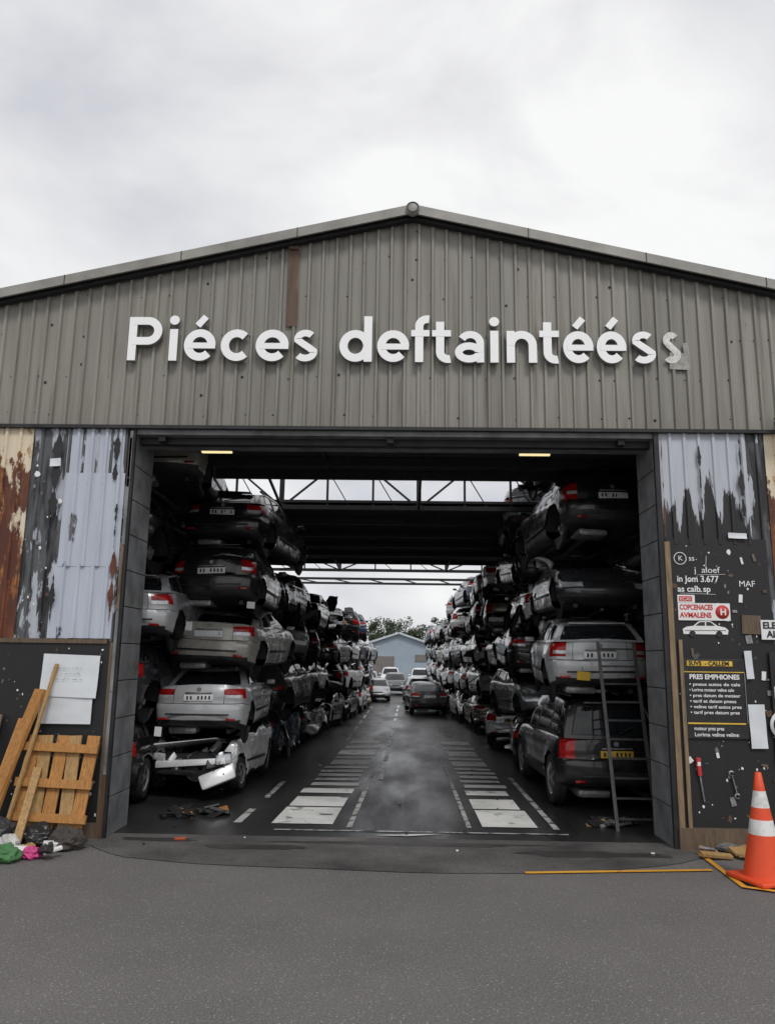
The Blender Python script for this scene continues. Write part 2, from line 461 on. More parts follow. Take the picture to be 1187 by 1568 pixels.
for i in range(130):
    sd = rs.choice([-1, 1]); y = 15.0 + rs.random() ** 1.2 * 24
    edge = interp([(14, 2.75), (25, 2.4), (33, 2.0), (42, 1.8)], y) + (.10 if sd > 0 else 0)
    zmax = interp([(14, 5.0), (25, 4.8), (42, 3.6)], y)
    k = rs.randrange(5)
    o = bpy.data.objects.new(PNN[k], PN[k]); COL.objects.link(o)
    o.location = (sd * (edge + rs.uniform(.0, .35)), y, rs.uniform(.3, zmax))
    o.rotation_euler = (rs.uniform(-.5, .5), rs.uniform(-1.0, 1.0), rs.uniform(-.5, .5) + math.pi / 2 * (rs.random() < .8))
    s = rs.uniform(.3, .6); o.scale = (s, s, s)
    o.color = (*rs.choice([BLACK, DK, WHT, WHT, SIL, SIL, GREY, BLACK]), 1)
# paper job tags tied to the near cars
M_tag = simple('paper_tag', (.72, .73, .72), .7, 0, .06, 3)
for (x, y, z, w_, h_) in [(-3.72, 13.55, 2.95, .11, .15), (-3.85, 12.6, 1.25, .11, .15), (-2.72, 13.9, 3.35, .14, .12), (3.0, 13.05, 2.2, .22, .14)]:
    q = MB(); q.box((x, y, z), (w_, .006, h_), 0, (R(8), R(4), R(5)), .002); q.bar((x, y, z + h_ / 2), (x, y + .12, z + h_ / 2 + .08), .006, 1)
    q.obj('paper_tag', [M_tag if x < 2 else M_plY, M_blk])

# ------------------------------------------------------------------ ground
def asphalt(name, base, var, wet=False, speck=True):
    m, nt, nd, lk, b = newmat(name)
    n1 = nz(nt, 60, 3, .75); n2 = nz(nt, .6, 6, .6)
    r1 = ramp(nd, [(.34, tuple(x * .60 for x in base)), (.52, base), (.66, tuple(min(1, x * 1.5) for x in base))])
    lk.new(n1.outputs[0], r1.inputs[0])
    r2 = ramp(nd, [(.3, 1 - var), (.7, 1 + var * .3)]); lk.new(n2.outputs[0], r2.inputs[0])
    c = mixc(nt, 1.0, r1.outputs[0], r2.outputs[0], 'MULTIPLY')
    if speck:
        v = nd.new('ShaderNodeTexVoronoi'); v.inputs['Scale'].default_value = 50
        tc = nd.new('ShaderNodeTexCoord'); lk.new(tc.outputs['Object'], v.inputs['Vector'])
        sp = nd.new('ShaderNodeSeparateColor'); lk.new(v.outputs['Color'], sp.inputs[0])
        rs_ = ramp(nd, [(.80, 0), (.95, 1)]); lk.new(sp.outputs[0], rs_.inputs[0])
        rd = ramp(nd, [(.25, 1), (.42, 0)]); lk.new(v.outputs['Distance'], rd.inputs[0])
        mm = nd.new('ShaderNodeMath'); mm.operation = 'MULTIPLY'; lk.new(rs_.outputs[0], mm.inputs[0]); lk.new(rd.outputs[0], mm.inputs[1])
        c = mixc(nt, mm.outputs[0], c, tuple(min(1, x * 2.3) for x in base))
    lk.new(c, b.inputs['Base Color'])
    if wet:
        n3 = nz(nt, .8, 5, .55, None, (1.3, .35, 1))
        r3 = ramp(nd, [(.36, .26), (.62, .48)]); lk.new(n3.outputs[0], r3.inputs[0]); lk.new(r3.outputs[0], b.inputs['Roughness'])
        bump(nt, n1.outputs[0], b, .3, .004)
    else:
        b.inputs['Roughness'].default_value = .8
        bump(nt, n1.outputs[0], b, .7, .008)
    return m
M_asph = asphalt('asphalt', (.142, .134, .129), .16)
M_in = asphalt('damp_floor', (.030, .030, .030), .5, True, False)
M_apr = asphalt('apron_concrete', (.118, .111, .106), .75, False, False)
def sheet(name, poly, z, mat, parent=None):
    mb = MB(); mb.add([(x, y, z) for x, y in poly], [tuple(range(len(poly)))]); return mb.obj(name, [mat], parent)
sheet('ground', [(-400, -60), (400, -60), (400, 500), (-400, 500)], 0, M_asph)
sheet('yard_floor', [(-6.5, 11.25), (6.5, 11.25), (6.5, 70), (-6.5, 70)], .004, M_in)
ap = [(-4.5, 11.27), (-4.45, 10.85)]
rr = random.Random(2)
for i in range(41):
    x = -4.2 + i * 8.3 / 40
    y = interp([(-4.2, 10.7), (-3.4, 10.0), (-2.4, 9.75), (-.8, 9.62), (.5, 9.55), (1.6, 9.62), (2.6, 9.85), (3.4, 10.15), (4.1, 10.7)], x)
    ap.append((x, y + rr.uniform(-.015, .015)))
ap += [(4.15, 11.27)]
sheet('threshold_apron', ap, .008, M_apr)
# irregular damp patches on the apron
M_tar = simple('damp_patch', (.040, .038, .036), .45, 0, .3, 3)
def blob(name, cx, cy, rx, ry, seed, z=.011):
    mb = MB(); n = 60; pts = []
    for i in range(n):
        a = i / n * 2 * math.pi; d = Vector((math.cos(a), math.sin(a), 0))
        k = 1 + .45 * noise.noise(d * 1.5 + Vector((seed, 0, 0))) + .22 * noise.noise(d * 5 + Vector((seed, 0, 0)))
        pts.append((cx + d.x * rx * k, cy + d.y * ry * k, z))
    mb.add([(cx, cy, z)] + pts, [(0, 1 + i, 1 + (i + 1) % n) for i in range(n)]); return mb.obj(name, [M_tar])
blob('damp_patch', -1.9, 10.62, .8, .13, 3); blob('damp_patch', 2.5, 10.55, 1.0, .15, 9); blob('damp_patch', .2, 10.95, 1.6, .11, 5)
blob('damp_patch', -3.2, 10.95, .5, .12, 14)
def worn(name, c, under, thr=.5, sc=2.2):
    m, nt, nd, lk, b = newmat(name)
    n = nz(nt, sc, 9, .7); r = ramp(nd, [(thr - .05, 0), (thr + .04, 1)]); lk.new(n.outputs[0], r.inputs[0])
    n2 = nz(nt, .9, 4); r2 = ramp(nd, [(.3, tuple(x * .65 for x in c)), (.6, c)]); lk.new(n2.outputs[0], r2.inputs[0])
    lk.new(mixc(nt, r.outputs[0], under, r2.outputs[0]), b.inputs['Base Color'])
    b.inputs['Roughness'].default_value = .5
    return m
M_wpaint = worn('worn_white_paint', (.80, .80, .77), (.08, .08, .077), .40)
M_wthin = worn('thin_white_paint', (.50, .50, .48), (.035, .035, .035), .48, 3)
M_ypaint = worn('worn_yellow_paint', (.78, .38, .04), (.12, .11, .10), .36, 6)
mb = MB()
def rect(mb, x0, x1, y0, y1, z, sk=0, m=0): mb.add([(x0, y0, z), (x1, y0, z), (x1 + sk, y1, z), (x0 + sk, y1, z)], [(0, 1, 2, 3)], m)
rr = random.Random(4)
for (xa, xb, dr) in ((-1.90, -.93, .033), (1.2, 2.05, 0.0)):
    y = 12.1
    for i, (l, g) in enumerate([(1.3, .10), (.9, .40), (.5, .35), (.35, .3), (.28, .28), (.35, .25), (.3, .3), (.3, .35), (.8, .3), (.35, .4), (1.0, .45), (.6, .6), (.9, .8)]):
        xo = (y - 12.1) * dr
        rect(mb, xa + xo + rr.uniform(-.03, .05), xb + xo + rr.uniform(-.08, .02), y, y + l, .012, l * dr); y += l + g
rect(mb, -2.48, -2.36, 12.1, 13.2, .012, .03, 1); rect(mb, -2.4, -2.3, 14.2, 16, .012, .03, 1)
rect(mb, -.78, -.70, 11.9, 17.5, .012, .15, 1); rect(mb, .98, 1.05, 12, 20, .012, 0, 1)
rect(mb, 2.25, 2.34, 12, 17, .012, 0, 1)
for k in range(9): rect(mb, -.45 + k*.03, -.35 + k*.03, 16.5 + k * 3, 18.2 + k * 3, .012, .02, 0)
for k in range(6): rect(mb, -1.65+k*.02, -1.56+k*.02, 24 + k * 3, 26 + k * 3, .012, 0, 1)
rect(mb, -1.8, 2.4, 11.65, 11.71, .012, 0, 1)
mb.add([(-.35, 11.42, .012), (.1, 11.40, .012), (.62, 11.58, .012), (.1, 11.52, .012)], [(0, 1, 2, 3)], 0)
mb.obj('floor_markings', [M_wpaint, M_wthin])
mb = MB()
def stripe(mb, a, b, w, z):
    a = Vector(a); b = Vector(b); d = (b - a).normalized(); n = Vector((-d.y, d.x)) * w / 2
    mb.add([(*(a - n), z), (*(b - n), z), (*(b + n), z), (*(a + n), z)], [(0, 1, 2, 3)])
stripe(mb, (1.46, 9.62), (3.72, 9.9), .08, .014)
stripe(mb, (3.88, 10.75), (3.80, 9.2), .07, .018)
stripe(mb, (3.77, 9.2), (5.4, 8.35), .07, .022)
mb.obj('yellow_line', [M_ypaint])

# ------------------------------------------------------------------ building
FY = 11.0; PX = .10; PZ = 9.17; SL = .2275
def roofz(x): return PZ - SL * abs(x - PX)
def cladding_mat():
    m, nt, nd, lk, b = newmat('beige_cladding')
    n = nz(nt, 1.4, 8, .65, None, (5, 1, .22)); n2 = nz(nt, .8, 4)
    r = ramp(nd, [(.25, (.185, .172, .147)), (.5, (.255, .243, .212)), (.75, (.315, .303, .268))]); lk.new(n.outputs[0], r.inputs[0])
    n3 = nz(nt, 2.2, 9, .7, None, (4, 1, .16)); r3 = ramp(nd, [(.56, 0), (.70, .8)]); lk.new(n3.outputs[0], r3.inputs[0])
    c = mixc(nt, r3.outputs[0], r.outputs[0], (.12, .085, .058))
    n4 = nz(nt, 14, 4, .7); r4 = ramp(nd, [(.66, 0), (.74, .8)]); lk.new(n4.outputs[0], r4.inputs[0])
    c = mixc(nt, r4.outputs[0], c, (.09, .06, .04))
    tc = nd.new('ShaderNodeTexCoord'); sp = nd.new('ShaderNodeSeparateXYZ'); lk.new(tc.outputs['Object'], sp.inputs[0])
    ma = nd.new('ShaderNodeMath'); ma.operation = 'MULTIPLY_ADD'; lk.new(sp.outputs[2], ma.inputs[0]); ma.inputs[1].default_value = -.22; ma.inputs[2].default_value = 1.42
    ad = nd.new('ShaderNodeMath'); lk.new(ma.outputs[0], ad.inputs[0]); lk.new(n3.outputs[0], ad.inputs[1])
    r5 = ramp(nd, [(.52, 0), (.95, .6)]); lk.new(ad.outputs[0], r5.inputs[0])
    c = mixc(nt, r5.outputs[0], c, (.085, .07, .055))
    # each pressed sheet weathers to its own tone
    wn = nd.new('ShaderNodeTexWhiteNoise'); wn.noise_dimensions = '1D'
    fl = nd.new('ShaderNodeMath'); fl.operation = 'MULTIPLY'; fl.inputs[1].default_value = 1 / .84; lk.new(sp.outputs[0], fl.inputs[0])
    f2 = nd.new('ShaderNodeMath'); f2.operation = 'FLOOR'; lk.new(fl.outputs[0], f2.inputs[0]); lk.new(f2.outputs[0], wn.inputs['W'])
    r6 = ramp(nd, [(0, .86), (1, 1.04)]); lk.new(wn.outputs['Value'], r6.inputs[0])
    c = mixc(nt, 1.0, c, r6.outputs[0], 'MULTIPLY')
    lk.new(c, b.inputs['Base Color']); b.inputs['Roughness'].default_value = .55
    bump(nt, n2.outputs[0], b, .15, .02)
    return m
def peel_mat(name, c1, c2, thr, grad=0, g0=0, rust=0, msc=(2.6, 1, .8), c3=(.02, .02, .02), rc=((.06, .022, .012), (.22, .085, .03))):
    m, nt, nd, lk, b = newmat(name)
    n = nz(nt, 1.3, 9, .62, None, msc)
    val = n.outputs[0]
    if grad:
        tc = nd.new('ShaderNodeTexCoord'); sp = nd.new('ShaderNodeSeparateXYZ'); lk.new(tc.outputs['Object'], sp.inputs[0])
        ma = nd.new('ShaderNodeMath'); ma.operation = 'MULTIPLY_ADD'; lk.new(sp.outputs[2], ma.inputs[0])
        ma.inputs[1].default_value = grad; ma.inputs[2].default_value = -grad * g0
        ad = nd.new('ShaderNodeMath'); lk.new(ma.outputs[0], ad.inputs[0]); lk.new(val, ad.inputs[1]); val = ad.outputs[0]
    r = ramp(nd, [(thr - .012, 0), (thr + .012, 1)]); lk.new(val, r.inputs[0])
    n2 = nz(nt, 2, 6, .6, None, (4, 1, .4)); r2 = ramp(nd, [(.3, tuple(x * .8 for x in c1)), (.7, c1)]); lk.new(n2.outputs[0], r2.inputs[0])
    n5 = nz(nt, 1.7, 6, .6, None, (3, 1, .5)); r5 = ramp(nd, [(.45, c2), (.55, c3)]); lk.new(n5.outputs[0], r5.inputs[0])
    c = mixc(nt, r.outputs[0], r5.outputs[0], r2.outputs[0])
    n3 = nz(nt, 3.1, 8, .7, None, (2, 1, .5)); r3 = ramp(nd, [(.62 - rust, 0), (.67 - rust, .9)]); lk.new(n3.outputs[0], r3.inputs[0])
    n6 = nz(nt, 9, 5); r6 = ramp(nd, [(.3, rc[0]), (.7, rc[1])]); lk.new(n6.outputs[0], r6.inputs[0])
    c = mixc(nt, r3.outputs[0], c, r6.outputs[0])
    lk.new(c, b.inputs['Base Color']); b.inputs['Roughness'].default_value = .6
    bump(nt, r.outputs[0], b, .5, .004)
    return m
M_clad = cladding_mat()
M_trim = simple('roof_trim', (.27, .26, .235), .5, 0, .25, 2)
M_dark = simple('dark_steel', (.022, .022, .024), .6, .2, .4, 4)
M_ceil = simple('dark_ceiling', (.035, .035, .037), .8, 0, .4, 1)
M_jamb = simple('grey_jamb', (.17, .175, .18), .6, .1, .45, 2.5)
M_black = peel_mat('black_board', (.014, .014, .016), (.05, .045, .04), .33, msc=(2, 1, 2), rust=-.12, c3=(.09, .09, .09))
M_wpan = peel_mat('white_peeling_sheet', (.50, .54, .62), (.03, .03, .032), .345, rust=-.09, c3=(.12, .12, .13))
M_mpan = peel_mat('mixed_peeling_sheet', (.46, .49, .54), (.02, .02, .022), .54, rust=-.03, msc=(4, 1, .9), c3=(.09, .095, .10))
M_rpan = peel_mat('rusty_sheet', (.72, .62, .46), (.085, .024, .012), .57, .16, 4.3, rust=.07, c3=(.17, .05, .018), rc=((.10, .03, .012), (.42, .16, .04)))
M_rw = peel_mat('white_sheet_black_base', (.50, .53, .58), (.015, .015, .017), .50, .28, 4.75, rust=-.08, msc=(4.5, 1, .5))
def wood(name, c):
    m, nt, nd, lk, b = newmat(name)
    n = nz(nt, 5, 6, .6, None, (8, 8, .8)); r = ramp(nd, [(.3, tuple(x * .5 for x in c)), (.7, c)]); lk.new(n.outputs[0], r.inputs[0])
    lk.new(r.outputs[0], b.inputs['Base Color']); b.inputs['Roughness'].default_value = .7; bump(nt, n.outputs[0], b, .3)
    return m
M_wood = wood('pine_wood', (.46, .28, .11)); M_wood2 = wood('orange_wood', (.50, .23, .06)); M_wood3 = wood('old_wood', (.16, .11, .07))
M_rust = peel_mat('rust_strip', (.11, .065, .038), (.09, .045, .026), .5, rust=.0, msc=(3, 1, .3), c3=(.16, .115, .08), rc=((.05, .026, .016), (.13, .07, .035)))

def corr(mb, x0, x1, zb, zt, y, mat=0, per=.21, depth=.032, w=.13):
    fb = zb if callable(zb) else (lambda x: zb); ft = zt if callable(zt) else (lambda x: zt)
    pr = []; x = x0
    while x < x1 - 1e-6:
        for dx, d in ((0, 0), (w, 0), (w + .014, depth), (w + .05, depth), (w + .064, 0)):
            if x + dx < x1: pr.append((x + dx, y - d))
        x += per
    pr.append((x1, y))
    V = []
    NZ = 4
    for (a, b_) in pr:
        for k in range(NZ + 1):
            z = fb(a) + (ft(a) - fb(a)) * k / NZ
            V.append((a, b_ + .007 * noise.noise(Vector((a * .8, 0, z * .8))), z + (.012 * noise.noise(Vector((a * 1.5, 3, 0))) if k == 0 else 0)))
    F = []
    for i in range(len(pr) - 1):
        for k in range(NZ): F.append((i*(NZ+1)+k, (i+1)*(NZ+1)+k, (i+1)*(NZ+1)+k+1, i*(NZ+1)+k+1))
    mb.add(V, F, mat)
HZ = 5.78
shed = empty('corrugated_shed', (0, 0, 0))
mb = MB(); corr(mb, -9.0, 9.2, HZ, lambda x: roofz(x) - .02, FY - .06, w=.145, depth=.042); mb.obj('gable_cladding', [M_clad], shed)
mb = MB(); mb.box((.1, FY - .07, HZ - .02), (18.2, .08, .05), 0)
mb.obj('drip_flashing', [M_dark], shed)
mb = MB(); rr = random.Random(3)
for zrow in (5.95, 6.55, 7.2, 7.85, 8.5, 8.95):
    x = -8.9
    while x < 9:
        if roofz(x) > zrow + .1 and rr.random() < .5:
            s = rr.uniform(.008, .018)
            mb.lathe([(s, 0), (s, .006), (0, .008)], 6, Matrix.Translation((x + .045 + rr.uniform(-.02, .02), FY - .06, zrow + rr.uniform(-.03, .03))) @ Matrix.Rotation(R(90), 4, 'X'), 0)
        x += .21
for k in range(24):
    x = rr.uniform(-6, 6); z = rr.uniform(5.9, 8.6)
    if roofz(x) > z + .2:
        mb.lathe([(.022, .0), (.018, .004), (0, .005)], 8, Matrix.Translation((x, FY - .066, z)) @ Matrix.Rotation(R(90), 4, 'X'), 0)
mb.obj('screw_heads', [M_dark], shed)
mb = MB(); corr(mb, -1.80, -1.63, 7.36, 8.60, FY - .105, per=.3, w=.2); mb.box((-1.72, FY - .12, 8.63), (.14, .05, .05), 0); mb.obj('rust_strip', [M_rust], shed)
mb = MB()
for sx in (-1, 1):
    xe = PX + sx * 9.3
    a = Vector((PX, FY - .30, PZ + .05)); b_ = Vector((xe, FY - .30, PZ + .05 - SL * 9.3))
    def slab(y0, y1, zo0, zo1, m):
        V = [(a.x, y0, a.z + zo0), (b_.x, y0, b_.z + zo0), (b_.x, y1, b_.z + zo0), (a.x, y1, a.z + zo0),
             (a.x, y0, a.z + zo1), (b_.x, y0, b_.z + zo1), (b_.x, y1, b_.z + zo1), (a.x, y1, a.z + zo1)]
        mb.add(V, [(0, 1, 2, 3), (4, 7, 6, 5), (0, 4, 5, 1), (3, 2, 6, 7), (0, 3, 7, 4), (1, 5, 6, 2)], m)
    slab(FY - .30, FY - .265, -.10, .05, 0)
    slab(FY - .262, FY - .005, -.05, -.02, 1)
    slab(FY - .262, 14.6, .0, .035, 0)
    slab(FY - .20, FY - .105, -.14, -.055, 1)
    for k in range(1, 6):
        q = k * 1.75 * sx
        mb.box((PX + q, FY - .302, PZ + .05 - SL * abs(q) - .025), (.012, .008, .15), 1)
mb.obj('roof_and_verge', [M_trim, M_dark], shed)
mb = MB()
mb.lathe([(0, .05), (.09, .05), (.105, .035), (.105, -.04)], 24, Matrix.Translation((PX, FY - .31, PZ + .01)) @ Matrix.Rotation(R(90), 4, 'X'), 0)
mb.lathe([(.075, .056), (.085, .062), (.092, .052)], 24, Matrix.Translation((PX, FY - .31, PZ + .01)) @ Matrix.Rotation(R(90), 4, 'X'), 1)
mb.obj('ridge_cap', [M_trim, M_dark], shed)
mb = MB()
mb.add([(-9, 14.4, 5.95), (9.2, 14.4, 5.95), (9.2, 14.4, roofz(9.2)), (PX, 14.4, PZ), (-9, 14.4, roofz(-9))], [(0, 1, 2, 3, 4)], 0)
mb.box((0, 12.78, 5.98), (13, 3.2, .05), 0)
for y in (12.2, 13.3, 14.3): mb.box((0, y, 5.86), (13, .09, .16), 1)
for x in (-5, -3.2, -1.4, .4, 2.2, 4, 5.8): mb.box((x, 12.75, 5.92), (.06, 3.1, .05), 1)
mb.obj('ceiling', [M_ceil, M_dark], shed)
mb = MB()
mb.box((-.16, 11.05, 5.71), (7.62, .16, .10), 0); mb.box((-.16, 11.2, 5.62), (7.62, .12, .12), 1); mb.box((-.16, 11.42, 5.60), (7.62, .2, .07), 0)
for x in (-3.6, -.2, 3.2): mb.box((x, 11.12, 5.66), (.1, .2, .17), 1)
mb.obj('door_header', [M_jamb, M_dark], shed)
M_tube = simple('strip_light', (.95, .80, .42), .4, 0, .02, 1, 0, 1.0)
for x in (-2.95, 2.05):
    mb = MB(); mb.box((x, 11.75, 5.66), (.55, .12, .07), 1, None, .01); mb.box((x, 11.75, 5.61), (.48, .07, .03), 0, None, .01)
    mb.obj('strip_lamp', [M_tube, M_dark], shed)
mb = MB()
for sx, X in ((-1, -3.97), (1, 3.65)):
    z = 0
    while z < 5.7:
        hh = min(.52, 5.74 - z)
        mb.box((X + sx * .10, FY + .42, z + hh / 2), (.2, .8, hh - .012), 0, (0, 0, 0), .008)
        z += hh
    mb.box((X + sx * .11, FY + .42, 2.85), (.17, .76, 5.7), 1)
    mb.bar((X + sx*.03, FY - .035, 0), (X + sx*.03, FY - .035, 5.75), .07, 1)
    mb.box((X + sx * .22, FY + .86, 2.9), (.36, .06, 5.8), 1)
mb.obj('door_jambs', [M_jamb, M_dark], shed)
mb = MB()
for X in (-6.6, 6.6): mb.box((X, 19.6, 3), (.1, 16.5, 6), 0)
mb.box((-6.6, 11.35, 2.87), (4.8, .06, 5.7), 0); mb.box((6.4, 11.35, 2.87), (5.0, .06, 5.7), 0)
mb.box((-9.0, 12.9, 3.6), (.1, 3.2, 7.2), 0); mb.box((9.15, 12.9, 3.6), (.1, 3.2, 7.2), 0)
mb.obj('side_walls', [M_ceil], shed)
def sheet_c(x0, x1, z0, z1, mat, y=FY - .02, per=.21, nm='wall_sheet', depth=.03):
    mb = MB(); corr(mb, x0, x1, z0, z1, y, per=per, depth=depth); return mb.obj(nm, [mat], shed)
M_white = simple('white_paint_flat', (.78, .78, .77), .5, 0, .06, 3)
sheet_c(-9, -5.50, 2.62, HZ - .01, M_rpan, FY - .03)
sheet_c(-5.53, -4.02, 2.62, HZ, M_mpan, FY - .012)
sheet_c(-4.98, -4.10, 4.9, HZ - .02, M_wpan, FY - .03)
sheet_c(-4.96, -4.08, 3.68, 5.06, M_wpan, FY - .05)
sheet_c(-5.02, -4.11, 2.66, 3.70, M_wpan, FY - .045)
def jag(name, x0, x1, z0, z1, y, mat, seed):
    r_ = random.Random(seed); mb = MB(); n = 26; V = []
    for i in range(n + 1):
        t = i / n; z = z0 + (z1 - z0) * t
        w = abs(noise.noise(Vector((seed, z * 2.3, 0)))) * 1.5 + abs(noise.noise(Vector((seed, z * 9, 4)))) * .6
        w = min(1, w) * math.sin(math.pi * min(1, max(0.02, t))) ** .35
        xm = (x0 + x1) / 2; h2 = (x1 - x0) / 2 * w
        V += [(xm - h2 * r_.uniform(.6, 1), y, z), (xm + h2 * r_.uniform(.6, 1), y, z)]
    mb.add(V, [(2*i, 2*i+1, 2*i+3, 2*i+2) for i in range(n)], 0); return mb.obj(name, [mat], shed)
M_bare = simple('bare_black_patch', (.016, .016, .018), .6, 0, .4, 5)
M_rbare = simple('bare_rust_patch', (.10, .03, .014), .7, 0, .7, 5)
jag('peeled_patch', -4.32, -4.12, 4.95, 5.75, FY - .085, M_bare, 1)
jag('peeled_patch', -4.22, -4.08, 3.9, 4.6, FY - .100, M_bare, 2)
jag('peeled_patch', -5.2, -4.98, 4.3, 5.7, FY - .085, M_bare, 3)
jag('peeled_patch', -5.05, -4.9, 2.9, 3.6, FY - .100, M_bare, 4)
jag('peeled_patch', 4.78, 4.95, 4.5, 5.7, FY - .085, M_bare, 5)
jag('peeled_patch', 4.22, 4.34, 4.6, 5.55, FY - .085, M_bare, 6)
jag('peeled_patch', -4.2, -4.06, 2.9, 3.9, FY - .103, M_rbare, 7)
jag('peeled_patch', 3.7, 3.78, 4.2, 5.7, FY - .085, M_rbare, 8)
mb = MB(); mb.box((-6.5, FY - .01, 1.31), (5.0, .05, 2.6), 0)
mb.box((-6.6, FY - .04, 2.62), (4.9, .04, .06), 1); mb.box((-4.05, FY - .05, 1.3), (.09, .05, 2.62), 1); mb.box((-4.55, FY-.045, .1), (1.0, .05, .2), 1)
mb.obj('lower_boarding', [M_black, M_wood3], shed)
mb = MB()
z = 0; rr = random.Random(9)
while z < 5.7:
    hh = rr.uniform(.5, 1.2); mb.box((-4.02 + rr.uniform(-.006, .006), FY - .07, min(z + hh / 2, 5.7 - hh / 2)), (.04, .04, hh - .01), 0 if rr.random() < .4 else 1); z += hh
mb.obj('corner_flashing', [M_rust, M_jamb], shed)
sheet_c(3.72, 4.98, 4.1, HZ, M_rw, FY - .03)
sheet_c(4.98, 5.25, 2.6, HZ, M_mpan, FY - .015)
sheet_c(5.25, 9.2, 2.0, HZ, M_rpan, FY - .03)
mb = MB(); mb.box((4.45, FY - .02, 2.2), (1.42, .06, 3.95), 0); mb.box((7.2, FY - .01, 1.2), (4.1, .04, 2.4), 0)
mb.obj('lower_boarding', [M_black], shed)
mb = MB()
mb.box((3.75, FY - .065, 2.15), (.075, .05, 3.95), 0); mb.box((5.16, FY - .065, 1.2), (.06, .05, 1.9), 0)
mb.box((4.45, FY - .07, .14), (1.5, .09, .28), 1); mb.box((3.86, FY - .075, 1.5), (.05, .03, 2.5), 0)
mb.obj('board_frame', [wood('grey_batten', (.30, .21, .12)), M_wood3], shed)
mb = MB(); mb.lathe([(.0, .12), (.08, .11), (.14, .02), (.15, -.02), (0, -.02)], 18, Matrix.Translation((5.45, FY - .3, 5.85)), 0)
mb.bar((5.45, FY - .3, 5.95), (5.45, FY - .04, 6.0), .035, 0)
mb.obj('wall_lamp', [M_jamb], shed)
mb = MB(); rr = random.Random(77)
def chips(n, xa, xb, za, zb, y):
    for i in range(n):
        x = rr.uniform(xa, xb); z = rr.uniform(za, zb); s = rr.uniform(.006, .028) * (2.2 if rr.random() < .12 else 1)
        k = rr.randint(4, 6); pts = [(x + math.cos(a * 6.28 / k) * s * rr.uniform(.4, 1), y, z + math.sin(a * 6.28 / k) * s * rr.uniform(.4, 1.3)) for a in range(k)]
        mb.add(pts, [tuple(range(k))], rr.choice([0, 0, 1, 2]))
chips(90, -6.2, -4.1, .3, 2.6, FY - .038); chips(130, 3.82, 5.1, .35, 4.1, FY - .0535); chips(30, -5.5, -4.99, 2.8, 5.6, FY - .055)
mb.obj('paint_chips', [M_white, M_jamb, M_rust], shed)

# ------------------------------------------------------------------ lettering
def txt(body, size, x, y, z, mat, parent, ext=.003, offset=0.0, width=None, name='lettering'):
    c = bpy.data.curves.new(name, 'FONT'); c.body = body; c.size = size; c.extrude = ext; c.offset = offset
    c.materials.append(mat); c.resolution_u = 5
    o = bpy.data.objects.new(name, c); COL.objects.link(o); o.rotation_euler = (R(90), 0, 0)
    o.location = (x, y, z)
    if width:
        bpy.context.view_layer.update()
        o.scale = (width / max(.001, o.dimensions.x), 1, 1)
    if parent: o.parent = parent
    return o
M_sign = simple('sign_white', (.92, .92, .92), .4, 0, .02, 3)
M_signshade = simple('sign_return_shade', (.26, .26, .26), .5, 0, .1)  # white letter returns painted grey, the shade on them is in the colour
M_fade = simple('faded_letter', (.66, .65, .62), .6, 0, .35, 9)
SW = .122; XH = .50; CAP = .69
def ribbon(mb, pts, w, x0, z0, y, dep):
    P = []
    for p in pts:
        p = Vector(p)
        if not P or (p - P[-1]).length > 1e-3: P.append(p)
    n = len(P); Ls = []; Rs = []
    for i in range(n):
        if i == 0: d = (P[1] - P[0]).normalized(); m = 1
        elif i == n - 1: d = (P[-1] - P[-2]).normalized(); m = 1
        else:
            d1 = (P[i] - P[i-1]).normalized(); d2 = (P[i+1] - P[i]).normalized(); d = (d1 + d2).normalized(); m = 1 / max(.5, d.dot(d1))
        nn = Vector((-d.y, d.x)) * w / 2 * m
        Ls.append(P[i] + nn); Rs.append(P[i] - nn)
    base = len(mb.v)
    for a, b in zip(Ls, Rs):
        mb.v += [Vector((x0 + a.x, y, z0 + a.y)), Vector((x0 + b.x, y, z0 + b.y)), Vector((x0 + a.x, y + dep, z0 + a.y)), Vector((x0 + b.x, y + dep, z0 + b.y))]
    def fc(q, m): mb.f.append(q); mb.m.append(m); mb.sm.append(False)
    for i in range(n - 1):
        o = base + 4 * i
        fc([o, o + 1, o + 5, o + 4], 0); fc([o, o + 4, o + 6, o + 2], 1); fc([o + 1, o + 3, o + 7, o + 5], 1)
    for o in (base, base + 4 * (n - 1)): fc([o, o + 1, o + 3, o + 2], 1)
def disc(mb, cx, cz, r, y, dep):
    n = 24; ps = [(cx + r * math.cos(i / n * 6.28318), cz + r * math.sin(i / n * 6.28318)) for i in range(n)]
    mb.add([(a, y, b) for a, b in ps], [tuple(range(n))], 0)
    mb.add([(a, y, b) for a, b in ps] + [(a, y + dep, b) for a, b in ps], [(i, (i + 1) % n, n + (i + 1) % n, n + i) for i in range(n)], 1)
def arc(cx, cy, rx, ry, a0, a1, n=28): return [(cx + rx * math.cos(R(a0 + (a1 - a0) * i / n)), cy + ry * math.sin(R(a0 + (a1 - a0) * i / n))) for i in range(n + 1)]
